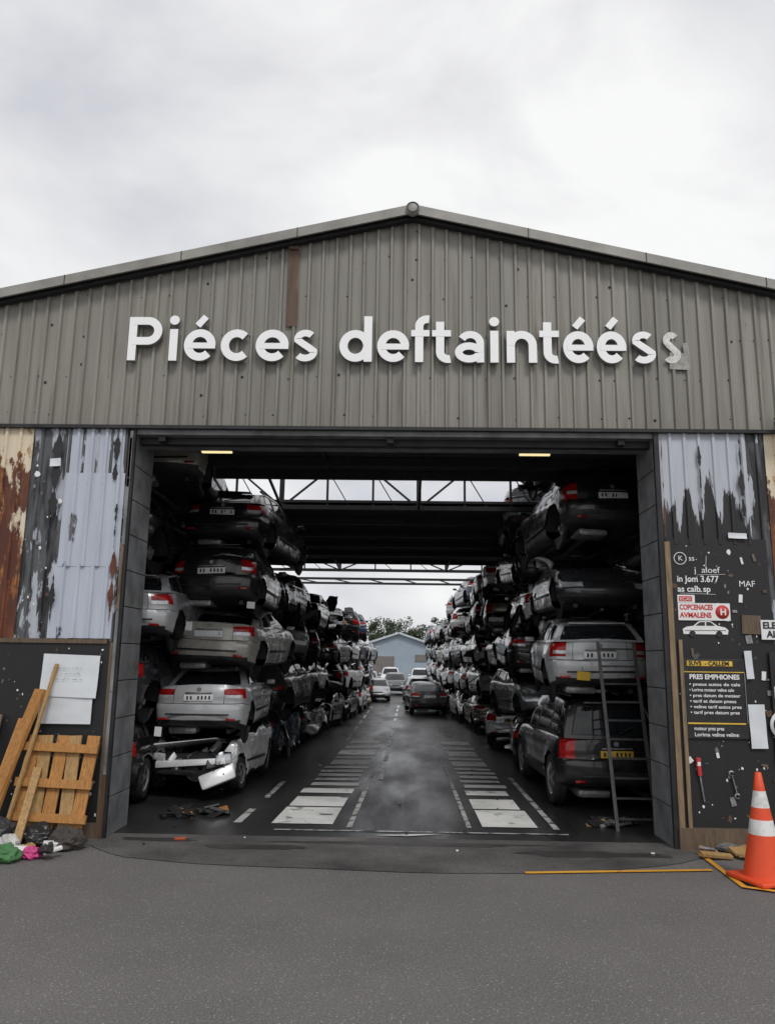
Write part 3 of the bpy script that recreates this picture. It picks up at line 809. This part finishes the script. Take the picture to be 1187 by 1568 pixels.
def glyph(ch, w):
    hw = SW / 2; rx = w / 2 - hw; ry = XH / 2 - hw; cx = w / 2; cy = XH / 2; S = []
    if ch == 'P':
        S = [[(hw, 0), (hw, CAP)], [(hw, CAP - hw), (w - hw - .16, CAP - hw)] + arc(w - hw - .16, CAP - hw - .16, .16, .16, 90, -90, 20) + [(hw, CAP - hw - .32)]]
    elif ch == 'i': S = [[(hw, 0), (hw, XH)]]
    elif ch == 'c': S = [arc(cx + .01, cy, rx + .01, ry, 46, 314)]
    elif ch in 'eé':
        S = [arc(cx, cy, rx, ry, -2, 316), [(hw * .9, cy - .010), (w - .004, cy - .010)]]
        if ch == 'é': S.append([(cx - .045, XH + .055), (cx + .075, XH + .20)])
    elif ch == 's':
        top = arc(cx, XH - .052 - .094, rx - .012, .094, 38, 190, 14)
        bot = arc(cx, .052 + .094, rx, .094, 10, -145, 14)
        S = [top + [(cx - rx * .35, cy + .035), (cx + rx * .45, cy - .035)] + bot]
    elif ch == 'd': S = [arc(cx - .01, cy, rx, ry, 0, 360, 32), [(w - hw, 0), (w - hw, CAP + .03)]]
    elif ch == 'f': S = [[(.12, 0), (.12, CAP - .12)] + arc(.12 + .125, CAP - .12, .125, .11, 180, 80, 12), [(0, XH - .045), (w - .01, XH - .045)]]
    elif ch == 't': S = [[(.12, XH + .14), (.12, .16)] + arc(.12 + .12, .16, .12, .11, 180, 285, 12), [(0, XH - .045), (w - .01, XH - .045)]]
    elif ch == 'a':
        S = [[(w - hw, 0), (w - hw, .30)] + arc(w - hw - .145, .30, .145, XH - hw - .30, 0, 150, 14), arc(cx - .015, .155, rx, .155 - hw + .008, 0, 360, 24)]
    elif ch == 'n': S = [[(hw, 0), (hw, XH)], [(w - hw, 0), (w - hw, .27)] + arc(cx, .27, rx, XH - hw - .27, 0, 180, 16)]
    return S
sg = empty('facade_sign', (0, 0, 0))
LET = [('P', 194, 246), ('i', 258, 270), ('é', 281, 330), ('c', 338, 385), ('e', 392, 443), ('s', 449, 488), ('d', 522, 571), ('e', 579, 628), ('f', 631, 660),
       ('t', 663, 693), ('a', 699, 743), ('i', 752, 764), ('n', 777, 823), ('t', 827, 858), ('é', 863, 909), ('é', 914, 959), ('s', 966, 1004)]
LY = FY - .19
for ch, a, b in LET:
    w = (b - a) * .00970; mb = MB(); X0 = -4.145 + (a - 194) * .00970
    for i, s in enumerate(glyph(ch, w)):
        sw = SW
        if ch == 'é' and i == 2: sw = .10
        if ch in 'eé' and i == 1: sw = .092
        if ch in 'ft' and i == 1: sw = .10
        if ch == 's': sw = .104
        if ch == 'a' : sw = .112
        ribbon(mb, s, sw, X0, 6.76, LY - i * .0025, .07)
    if ch == 'i': disc(mb, X0 + SW / 2, 6.76 + XH + .145, .074, LY, .07)
    mb.obj('letter_' + {'é': 'e_acute'}.get(ch, ch.lower()), [M_sign, M_signshade], sg)
mb = MB()
for s in glyph('s', .29): ribbon(mb, s, .10, 3.82, 6.79, FY - .115, .008)
mb.obj('faded_letter', [M_fade, M_fade], sg)
mb = MB(); mb.box((4.08, FY - .106, 6.83), (.30, .003, .26), 0, (0, R(3), 0)); mb.box((4.18, FY - .107, 7.0), (.08, .002, .24), 0, (0, R(-5), 0)); mb.obj('glue_patch', [simple('glue_residue', (.31, .30, .27), .6, 0, .35, 12)], sg)

# right board signs
M_redp = simple('red_print', (.55, .03, .03), .5, 0, .1); M_yel = simple('yellow_print', (.70, .46, .06), .5, 0, .15)
BY = FY - .055
board = empty('price_board', (0, 0, 0))
txt('ss', .11, 4.05, BY, 3.86, M_white, board); txt('j  aloef', .12, 4.12, BY, 3.69, M_white, board, width=.36)
txt('in Jom 3.677', .125, 3.87, BY, 3.56, M_white, board, width=.58, offset=.002); txt('as calb sp', .12, 3.87, BY, 3.42, M_white, board, width=.46, offset=.002)
txt('MAF', .12, 4.73, BY, 3.50, M_white, board)
mb = MB()
Mx = Matrix.Translation((3.93, BY, 3.89)) @ Matrix.Rotation(R(90), 4, 'X')
mb.lathe([(.080, 0), (.080, .006), (.09, .006), (.09, 0)], 24, Mx, 0)
mb.bar((4.3, BY, 3.93), (4.28, BY, 3.72), .012, 0, .004); mb.bar((4.16, BY, 3.66), (4.55, BY, 3.67), .01, 0, .004); mb.bar((3.9, BY, 3.40), (4.4, BY, 3.385), .008, 0, .004)
mb.obj('round_badge', [M_white], board)
txt('K', .1, 3.90, BY - .002, 3.86, M_white, board)
sn = empty('red_white_sign', (0, 0, 0))
mb = MB(); mb.box((3.98, BY - .004, 3.32), (.24, .012, .11), 0); mb.box((4.22, BY - .006, 3.14), (.72, .014, .24), 0)
mb.box((3.97, BY - .012, 3.32), (.18, .004, .07), 1)
mb.lathe([(0, .0), (.095, .0), (.095, -.004)], 24, Matrix.Translation((4.47, BY - .018, 3.14)) @ Matrix.Rotation(R(90), 4, 'X'), 1)
mb.obj('plate', [M_white, M_redp], sn)
txt('ECAI', .07, 3.89, BY - .018, 3.295, M_white, sn, .001)
txt('COPCENACES', .1, 3.88, BY - .016, 3.17, M_redp, sn, .001, .003, width=.46); txt('AVMALENS', .1, 3.88, BY - .016, 3.06, M_redp, sn, .001, .003, width=.44)
txt('H', .12, 4.435, BY - .024, 3.10, M_white, sn, .001, .004)
cp = empty('car_picture', (0, 0, 0))
mb = MB()
prof = [(-.3, 0), (-.31, .07), (-.26, .1), (-.16, .115), (-.08, .18), (.08, .185), (.17, .12), (.28, .095), (.32, .06), (.31, 0)]
mb.add([(4.22 + x, BY - .006, 2.83 + z) for x, z in prof], [tuple(range(len(prof)))], 0)
mb.add([(4.22 + x, BY - .009, 2.83 + z) for x, z in [(-.13, .118), (-.07, .165), (0, .17), (0, .118)]], [(0, 1, 2, 3)], 1)
mb.add([(4.22 + x, BY - .009, 2.83 + z) for x, z in [(.02, .118), (.02, .17), (.08, .168), (.14, .118)]], [(0, 1, 2, 3)], 1)
mb.add([(4.22 + x, BY - .009, 2.83 + z) for x, z in [(-.28, .045), (-.28, .052), (.29, .058), (.29, .05)]], [(0, 1, 2, 3)], 1)
for xx in (-.18, .19):
    mb.lathe([(0, .012), (.045, .012)], 16, Matrix.Translation((4.22 + xx, BY, 2.835)) @ Matrix.Rotation(R(90), 4, 'X'), 1)
mb.obj('silhouette', [M_white, M_blk], cp)
nb = empty('notice_board', (0, 0, 0))
mb = MB(); mb.box((4.29, BY - .01, 1.96), (.86, .03, 1.06), 0, None, .004); mb.box((4.29, BY - .028, 1.98), (.80, .012, .66), 1)
mb.box((4.24, BY - .03, 2.43), (.62, .012, .07), 2); mb.box((4.29, BY - .032, 1.63), (.78, .006, .02), 2); mb.box((4.29, BY - .036, 2.315), (.82, .008, .012), 2)
for xx in (3.875, 4.705): mb.box((xx, BY - .036, 1.97), (.010, .008, .68), 3)
mb.obj('panel', [M_blk, M_bare, M_yel, M_jamb], nb)
txt('SUVS  - CALLEM', .08, 3.95, BY - .040, 2.405, M_blk, nb, .001, .002, width=.55)
txt('PRES EMPHIONES', .09, 3.95, BY - .040, 2.22, M_white, nb, .001, .003, width=.68)
rw = random.Random(5); words = ['Lorima', 'datum', 'pres', 'veline', 'autos', 'de', 'tarif', 'moteur', 'et', 'pneus', 'cale']
for i in range(6):
    txt('• ' + ' '.join(rw.choice(words) for _ in range(4)), .06, 3.94, BY - .038, 2.13 - i * .075, M_white, nb, .001, .001, width=rw.uniform(.6, .7))
for i in range(2):
    txt(' '.join(rw.choice(words) for _ in range(3)), .07, 3.98, BY - .030, 1.54 - i * .08, M_white, nb, .001, .001, width=rw.uniform(.4, .6))
sa = empty('wall_sign', (0, 0, 0))
mb = MB(); mb.box((5.21, BY - .03, 2.90), (.46, .02, .27), 0, None, .003); mb.obj('plate', [M_white], sa)
txt('ELES', .125, 5.0, BY - .045, 2.92, M_blk, sa, .001, .004); txt('ALL', .125, 5.05, BY - .045, 2.80, M_blk, sa, .001, .004)
rsn = empty('round_emblem', (0, 0, 0))
mb = MB(); mb.box((5.24, BY - .035, 1.85), (.36, .02, 1.5), 2)
mb.lathe([(0, .0), (.2, .0), (.2, -.01)], 28, Matrix.Translation((5.20, BY - .05, 1.62)) @ Matrix.Rotation(R(90), 4, 'X'), 0)
mb.lathe([(.10, .006), (.16, .006)], 20, Matrix.Translation((5.20, BY - .05, 1.62)) @ Matrix.Rotation(R(90), 4, 'X'), 1, 0, 4.5)
mb.box((5.22, BY - .05, 2.05), (.26, .01, .16), 0); mb.box((5.22, BY - .05, 2.35), (.2, .01, .05), 3)
mb.obj('disc', [M_white, M_blk, M_bare, M_redp], rsn)
M_paper = simple('paper', (.66, .69, .72), .7, 0, .06, 3); M_ink = simple('faded_ink', (.30, .32, .36), .6)
def paper(name, x, z, w, h, rot=0, y=BY - .02, seed=0, lines=0):
    mb = MB(); n = 8; V = []
    for i in range(n + 1):
        for j in range(n + 1):
            px, pz = (i / n - .5) * w, (j / n - .5) * h
            c, s = math.cos(R(rot)), math.sin(R(rot))
            V.append((x + px * c - pz * s, y - .014 * abs(noise.noise(Vector((px * 4 + seed, pz * 4, seed)))) - .022 * max(0, .5 - j / n) * (1 if seed % 2 else .3), z + px * s + pz * c))
    mb.add(V, [(i*(n+1)+j, (i+1)*(n+1)+j, (i+1)*(n+1)+j+1, i*(n+1)+j+1) for i in range(n) for j in range(n)], 0, None, True)
    r_ = random.Random(seed + 50)
    for l in range(lines):
        zz = z + h * .18 - l * .075; xx = x - w * .3
        while xx < x + w * .25:
            l2 = r_.uniform(.02, .06); mb.box((xx, y - .032, zz + r_.uniform(-.006, .006)), (l2, .001, r_.uniform(.003, .010)), 1, (0, r_.uniform(-.6, .6), 0)); xx += l2 + .015
    return mb.obj(name, [M_paper, M_ink])
paper('paper_notice', 4.84, 1.60, .22, .58, 1, BY - .03, 4)
paper('paper_notice', -4.62, 2.14, .80, .58, -1.5, BY - .03, 1, 3)
paper('paper_notice', -4.65, 1.70, .74, .42, 0, BY - .02, 2)
paper('paper_scrap', 4.78, 2.42, .10, .38, 2, BY - .03, 3)
paper('paper_scrap', 4.75, 4.22, .26, .08, -2, BY - .02, 5)
paper('paper_scrap', -5.1, 5.2, .16, .12, 4, BY - .06, 6)
mb = MB(); rr = random.Random(8)
for i in range(24):
    mb.box((rr.uniform(4.7, 5.1) if i < 16 else rr.uniform(3.85, 5.05), BY - .006, rr.uniform(.4, 4.0)), (rr.uniform(.02, .10), .012, rr.uniform(.02, .13)), rr.choice([0, 1, 1, 3, 3]), (0, rr.uniform(-.3, .3), 0))
mb.box((4.86, BY - .008, 2.97), (.26, .02, .26), 2, (0, .03, 0))
mb.obj('board_scraps', [M_white, M_rust, M_wood3, M_chr], board)
sd = empty('screwdriver', (0, 0, 0)); mb = MB()
mb.bar((4.00, BY - .03, 1.18), (4.02, BY - .03, .95), .045, 0); mb.bar((4.02, BY - .03, .95), (4.06, BY - .03, .62), .016, 1)
mb.box((4.01, BY - .03, 1.10), (.05, .05, .06), 2, None, .01); mb.obj('handle_and_shaft', [M_redp, M_chr, M_white], sd)
wrn = empty('wrench', (0, 0, 0)); mb = MB()
mb.bar((4.45, BY - .02, .95), (4.50, BY - .02, .72), .028, 0, .012)
for zc in ((4.445, .98), (4.505, .69)): mb.lathe([(.022, -.008), (.04, -.008), (.04, .008), (.022, .008)], 14, Matrix.Translation((zc[0], BY - .02, zc[1])) @ Matrix.Rotation(R(90), 4, 'X'), 0, .6, 5.6)
mb.obj('body', [M_chr], wrn)

# ------------------------------------------------------------------ canopy roofs, trusses
def truss(name, Y, z0, z1, x0=-6.4, x1=6.4, step=1.06, ph=0.4):
    mb = MB()
    mb.box(((x0 + x1) / 2, Y, z0), (x1 - x0, .10, .10), 0); mb.box(((x0 + x1) / 2, Y, z1), (x1 - x0, .12, .12), 0)
    x = x0 + ph; i = 0
    while x < x1:
        thick = (i % 3 == 0)
        mb.box((x, Y, (z0 + z1) / 2), (.11 if thick else .05, .06, z1 - z0), 0)
        if thick:
            mb.bar((x, Y + .01, z0), (x + step, Y + .01, z1), .045, 0)
            mb.bar((x, Y + .01, z0), (x - step, Y + .01, z1), .045, 0)
            mb.bar((x, Y, z0), (x, Y - 3.1 if Y < 20 else Y - 2.4, z1 - .4), .05, 0)
        else: mb.bar((x, Y - .02, z1), (x + step * .5, Y - .02, z0), .022, 0)
        x += step; i += 1
    for X in (x0, x1): mb.box((X, Y, z1 / 2), (.2, .2, z1), 0)
    return mb.obj(name, [M_dark])
truss('roof_truss', 17.5, 5.86, 6.75)
truss('roof_truss', 28.2, 5.62, 6.15, step=1.3, ph=.2)
mb = MB()
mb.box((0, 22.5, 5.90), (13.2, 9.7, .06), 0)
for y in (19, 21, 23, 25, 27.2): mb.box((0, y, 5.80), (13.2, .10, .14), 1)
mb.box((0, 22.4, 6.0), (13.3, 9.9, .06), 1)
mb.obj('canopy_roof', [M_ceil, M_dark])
mb = MB(); mb.box((0, 30.6, 5.55), (13, .08, .09), 0); mb.box((0, 33.0, 5.6), (13, .08, .09), 0)
for x in (-6.4, 6.4):
    for y in (30.6, 33.0): mb.box((x, y, 2.78), (.16, .16, 5.56), 0)
for k in range(9): mb.bar((-5.6 + k * 1.4, 30.6, 5.55), (-4.9 + k * 1.4, 33.0, 5.6), .04, 0)
mb.obj('portal_frame', [M_dark])

# ------------------------------------------------------------------ ladder
lad = MB()
lx0, lx1 = 3.18, 3.76
for X in (lx0, lx1):
    lad.bar((X, 12.0, 0.0), (X + .02, 12.85, 2.75), .05, 0, .03)
for k in range(10):
    q = .06 + k * .1
    lad.bar((lx0, 12.0 + .85 * q, 2.75 * q), (lx1, 12.0 + .85 * q, 2.75 * q), .03, 0)
lad.obj('ladder', [simple('ladder_steel', (.06, .06, .06), .5, .3, .4, 5)])
# ------------------------------------------------------------------ traffic cone
def dirty(name, c, k=.5):
    m, nt, nd, lk, b = newmat(name)
    n = nz(nt, 4, 8, .7); r = ramp(nd, [(.5, 0), (.72, k)]); lk.new(n.outputs[0], r.inputs[0])
    lk.new(mixc(nt, r.outputs[0], c, tuple(x * .3 + .02 for x in c)), b.inputs['Base Color']); b.inputs['Roughness'].default_value = .5; return m
M_or = dirty('cone_orange', (.72, .075, .02)); M_cw = dirty('cone_white', (.72, .72, .70), .7)
mb = MB()
mb.box((0, 0, .025), (.60, .60, .05), 2, (0, 0, .2), .015)
prof = [(.235, .05), (.225, .09), (.150, .50), (.122, .66), (.1215, .66), (.098, .79), (.088, .85), (.0875, .85), (.066, .97), (.0655, .97), (.035, 1.17), (.028, 1.175), (.024, 1.1)]
def cm(i, j):
    z = (prof[j][1] + prof[j+1][1]) / 2
    return 1 if (.50 < z < .66 or .79 < z < .97) else 0
mb.lathe(prof, 32, None, cm)
o = mb.obj('traffic_cone', [M_or, M_cw, M_or], None, 50); o.location = (4.15, 9.45, .024); o.rotation_euler = (0, 0, .1)

# ------------------------------------------------------------------ left corner clutter
cr = MB()
for i in range(5): cr.box((-4.97 + i * .20, 10.62, .76), (.17, .03, 1.22), 0 if i % 2 else 1, (R(-14), R([3, -2, 1, -3, 2][i]), 0), .004)
for z in (.35, .76, 1.2): cr.box((-4.56, 10.55 + (z - .72) * .25, z), (1.02, .05, .11), 1, (R(-14), R(2), 0), .004)
cr.obj('wooden_pallet', [M_wood, M_wood2])
def plank(a, b, w, t, m):
    q = MB(); q.bar(a, b, w, 0, t); return q.obj('wooden_plank', [m])
plank((-5.35, 10.2, 0), (-4.98, 10.85, 1.95), .2, .05, M_wood2)
plank((-5.25, 10.1, 0), (-5.15, 10.85, 1.55), .18, .06, M_wood2)
plank((-5.05, 10.25, 0), (-4.80, 10.88, 2.3), .05, .03, M_wood)
plank((-4.72, 9.95, 0), (-4.80, 10.6, .95), .10, .04, M_wood)
plank((-5.55, 10.3, 0), (-5.6, 10.9, 1.6), .2, .04, M_wood3)
plank((-4.20, 10.45, 0), (-4.14, 10.9, 1.25), .07, .03, M_wood3)
def bag(name, x, y, sx, sy, sz, mat, seed):
    bm = bmesh.new(); bmesh.ops.create_icosphere(bm, subdivisions=5, radius=1)
    for v in bm.verts:
        n = v.co.copy()
        v.co = Vector((n.x * sx, n.y * sy, n.z * sz))
        v.co += n * (noise.noise(n * 2.2 + Vector((seed, 0, 0))) * .45 + (.5 - abs(noise.noise(n * 4 + Vector((seed, 3, 0))))) * .3 + noise.noise(n * 11 + Vector((seed, 3, 0))) * .1) * min(sx, sy, sz)
        v.co.z = max(v.co.z + sz * .8, 0.0)
    me = bpy.data.meshes.new(name); bm.to_mesh(me); bm.free(); me.materials.append(mat)
    for p in me.polygons: p.use_smooth = True
    o = bpy.data.objects.new(name, me); COL.objects.link(o); o.location = (x, y, .004); return o
M_bag = simple('bag_black', (.02, .02, .022), .35)
bag('black_rubbish_bag', -4.65, 10.35, .28, .22, .15, M_bag, 1)
bag('black_rubbish_bag', -5.05, 10.2, .28, .24, .18, simple('bag_grey', (.035, .035, .037), .45), 2)
bag('canvas_bag', -4.26, 10.35, .24, .18, .13, simple('canvas', (.055, .048, .042), .8), 3)
bag('green_cloth', -4.72, 9.68, .20, .13, .10, simple('green_cloth', (.06, .17, .06), .8), 4)
bag('pink_cloth', -4.45, 9.85, .10, .08, .07, simple('pink_cloth', (.55, .06, .22), .6), 5)
bag('white_cloth', -4.78, 9.92, .14, .1, .13, simple('white_cloth', (.5, .5, .48), .8), 6)
bag('blue_cloth', -4.95, 9.85, .12, .1, .1, simple('blue_cloth', (.05, .08, .16), .8), 8)
def scrap(name, boxes):
    q = MB(); r2 = random.Random(len(boxes) * 7)
    for (x, y, z, a, b_, c, m) in boxes: q.box((x, y, z), (a, b_, c), m, (r2.uniform(-.4, .4), r2.uniform(-.3, .3), r2.uniform(-1, 1)), min(a, b_, c) * .2)
    return q.obj(name, [M_blk, M_chr, M_wood2, M_white, M_wood])
bb = []
r3 = random.Random(12)
for i in range(24): bb.append((r3.uniform(-3.6, -2.8), r3.uniform(12.3, 13.0), r3.uniform(.03, .07), r3.uniform(.05, .35), r3.uniform(.05, .2), r3.uniform(.02, .06), r3.choice([0, 0, 0, 0, 0, 0, 2])))
scrap('scrap_pile', bb)
bb = []
for i in range(18): bb.append((r3.uniform(2.8, 3.7), r3.uniform(12.2, 12.9), r3.uniform(.03, .06), r3.uniform(.05, .3), r3.uniform(.05, .2), r3.uniform(.02, .05), r3.choice([0, 0, 0, 1, 0, 4])))
scrap('scrap_pile', bb)
bb = []
for i in range(30): bb.append((r3.uniform(-5.3, -4.2), r3.uniform(9.8, 10.6), r3.uniform(.03, .14), r3.uniform(.05, .4), r3.uniform(.03, .12), r3.uniform(.03, .08), r3.choice([0, 0, 2, 4, 3, 0])))
scrap('scrap_pile', bb)
bb = []
for i in range(7): bb.append((r3.uniform(3.95, 4.5), r3.uniform(10.4, 10.8), r3.uniform(.05, .15), r3.uniform(.15, .4), r3.uniform(.08, .2), r3.uniform(.03, .06), r3.choice([4, 4, 1])))
scrap('wood_offcuts', bb)
mb = MB(); r3 = random.Random(40)
for i in range(22):
    x, y = r3.uniform(-3.6, 3.5), r3.uniform(10.4, 12.0) if i < 10 else r3.uniform(12, 20)
    mb.box((x, y, .022), (r3.uniform(.015, .05), r3.uniform(.015, .05), .010), r3.choice([0, 1, 1, 1]), (0, 0, r3.uniform(0, 3)))
mb.box((-2.95, 10.95, .025), (.14, .05, .02), 2, (0, 0, .3))
mb.obj('litter', [M_white, M_blk, simple('orange_scrap', (.5, .1, .02))])

# ------------------------------------------------------------------ background
bs = empty('distant_warehouse', (0, 0, 0))
M_bw = simple('pale_blue_cladding', (.30, .36, .42), .6, 0, .08, .6); M_br = simple('pale_roof', (.50, .54, .58), .5, 0, .06, .5)
mb = MB(); cx, Y, hw, ze, zp = -.4, 105, 6.2, 3.9, 5.9
mb.add([(cx-hw, Y, 0), (cx+hw, Y, 0), (cx+hw, Y, ze), (cx, Y, zp), (cx-hw, Y, ze)], [(0, 1, 2, 3, 4)], 0)
mb.add([(cx-hw-.4, Y-.5, ze-.1), (cx, Y-.5, zp+.08), (cx, Y+30, zp+.08), (cx-hw-.4, Y+30, ze-.1)], [(0, 1, 2, 3)], 1)
mb.add([(cx+hw+.4, Y-.5, ze-.1), (cx, Y-.5, zp+.08), (cx, Y+30, zp+.08), (cx+hw+.4, Y+30, ze-.1)], [(0, 1, 2, 3)], 1)
for s in (-1, 1):
    mb.bar((cx, Y - .5, zp), (cx + s * (hw + .4), Y - .5, ze - .18), .12, 1, .25)
    mb.box((cx + s * hw, Y + 15, ze / 2), (.1, 30, ze), 0)
mb.box((cx - 2.2, Y - .06, 1.4), (3.2, .1, 2.8), 2); mb.box((cx + 3, Y - .06, 2.6), (1.6, .1, .9), 2)
mb.obj('warehouse_shell', [M_bw, M_br, simple('warehouse_door', (.16, .15, .14), .6)], bs)
mb = MB(); mb.box((-14, 118, 2), (20, 14, 4.4), 0); mb.box((-14, 118, 4.3), (20.6, 14.6, .3), 1); mb.box((16, 112, 2.2), (22, 14, 4.4), 0); mb.box((16, 112, 4.5), (22.6, 14.6, .3), 1)
for k in range(6): mb.box((-22 + k * 3, 110.9, 2.2), (1.6, .1, 1.1), 2); mb.box((8 + k * 3, 104.9, 2.4), (1.6, .1, 1.1), 2)
mb.obj('industrial_unit', [M_bw, M_br, M_glass])
put('v1', -1.0, 70, 0, WHT, 0, True, name='parked_car'); put('v1', 1.6, 66, 0, WHT, 0, True, name='parked_car'); put('h1', -2.6, 60, 0, SIL, 0, True, name='parked_car')
def leafmat():
    m, nt, nd, lk, b = newmat('foliage')
    n = nz(nt, .35, 5); r = ramp(nd, [(.3, (.018, .030, .014)), (.7, (.06, .08, .035))]); lk.new(n.outputs[0], r.inputs[0])
    lk.new(r.outputs[0], b.inputs['Base Color']); b.inputs['Roughness'].default_value = .8; return m
M_leaf = leafmat(); M_bark = simple('bark', (.05, .04, .03), .9)
mb = MB(); rt = random.Random(31)
for t in range(24):
    tx = -34 + t * 2.8 + rt.uniform(-1, 1); ty = 150 + rt.uniform(-8, 8); H = rt.uniform(8.3, 10.4)
    mb.lathe([(.3, 0), (.22, H * .4), (.08, H * .85)], 7, Matrix.Translation((tx, ty, 0)), 1)
    cl = [(tx + rt.gauss(0, 1.3), ty + rt.gauss(0, 1.3), rt.uniform(H * .35, H * .95), rt.uniform(.7, 1.4)) for _ in range(22)]
    for c in cl:
        mb.bar((tx, ty, H * .4), (c[0], c[1], c[2]), .07, 1)
        for _ in range(90):
            d = Vector((rt.gauss(0, 1), rt.gauss(0, 1), rt.gauss(0, .8))); d = d.normalized() * c[3] * rt.random() ** .4
            p = Vector(c[:3]) + d; a = Vector((rt.gauss(0, 1), rt.gauss(0, 1), rt.gauss(0, 1))).normalized() * .2
            b_ = a.orthogonal().normalized() * .14
            mb.add([p - a, p + b_, p + a, p - b_], [(0, 1, 2, 3)], 0)
mb.obj('tree_line', [M_leaf, M_bark])

# ------------------------------------------------------------------ world, sun, camera
w = bpy.data.worlds.new('World'); scn.world = w; w.use_nodes = True
nt = w.node_tree; nd = nt.nodes; lk = nt.links; bg = nd['Background']
sk = nd.new('ShaderNodeTexSky'); sk.sky_type = 'NISHITA'; sk.sun_disc = False
sk.sun_elevation = R(50); sk.sun_rotation = R(160)
tc = nd.new('ShaderNodeTexCoord'); mp = nd.new('ShaderNodeMapping'); mp.inputs['Scale'].default_value = (1, 1, 1.8); mp.inputs['Location'].default_value = (.35, .2, .35)
lk.new(tc.outputs['Generated'], mp.inputs[0])
n = nd.new('ShaderNodeTexNoise'); n.inputs['Scale'].default_value = 2.3; n.inputs['Detail'].default_value = 7; n.inputs['Roughness'].default_value = .5
n.inputs['Distortion'].default_value = .35
lk.new(mp.outputs[0], n.inputs['Vector'])
r = ramp(nd, [(.34, (.60, .61, .67)), (.48, (.82, .82, .84)), (.62, (1.0, 1.0, .995))])
lk.new(n.outputs[0], r.inputs[0])
vm = nd.new('ShaderNodeVectorMath'); vm.operation = 'SCALE'; vm.inputs[3].default_value = 10.0; lk.new(r.outputs[0], vm.inputs[0])
c = mixc(nt, .94, sk.outputs[0], vm.outputs[0])
lk.new(c, bg.inputs[0]); bg.inputs[1].default_value = .1
sl = bpy.data.lights.new('sun', 'SUN'); sl.energy = 1.4; sl.angle = R(15); sl.color = (1, .98, .95)
so = bpy.data.objects.new('sun', sl); COL.objects.link(so)
az = R(160)
sdv = Vector((math.sin(az) * math.cos(R(50)), math.cos(az) * math.cos(R(50)), math.sin(R(50))))
so.rotation_euler = sdv.to_track_quat('Z', 'Y').to_euler(); so.location = sdv * 40
scn.view_settings.view_transform = 'Standard'; scn.view_settings.look = 'None'; scn.view_settings.exposure = 0
cam = bpy.data.cameras.new('camera'); co = bpy.data.objects.new('camera', cam); COL.objects.link(co)
cam.sensor_fit = 'VERTICAL'; cam.sensor_height = 36; cam.sensor_width = 27.25; cam.lens = 27.1; cam.clip_end = 1200; cam.clip_start = .05
Mr = Matrix.Rotation(R(1.18), 4, 'Z') @ Matrix.Rotation(R(100.8), 4, 'X') @ Matrix.Rotation(R(.8), 4, 'Z')
co.matrix_world = Matrix.Translation((0, 0, 2.43)) @ Mr
scn.camera = co
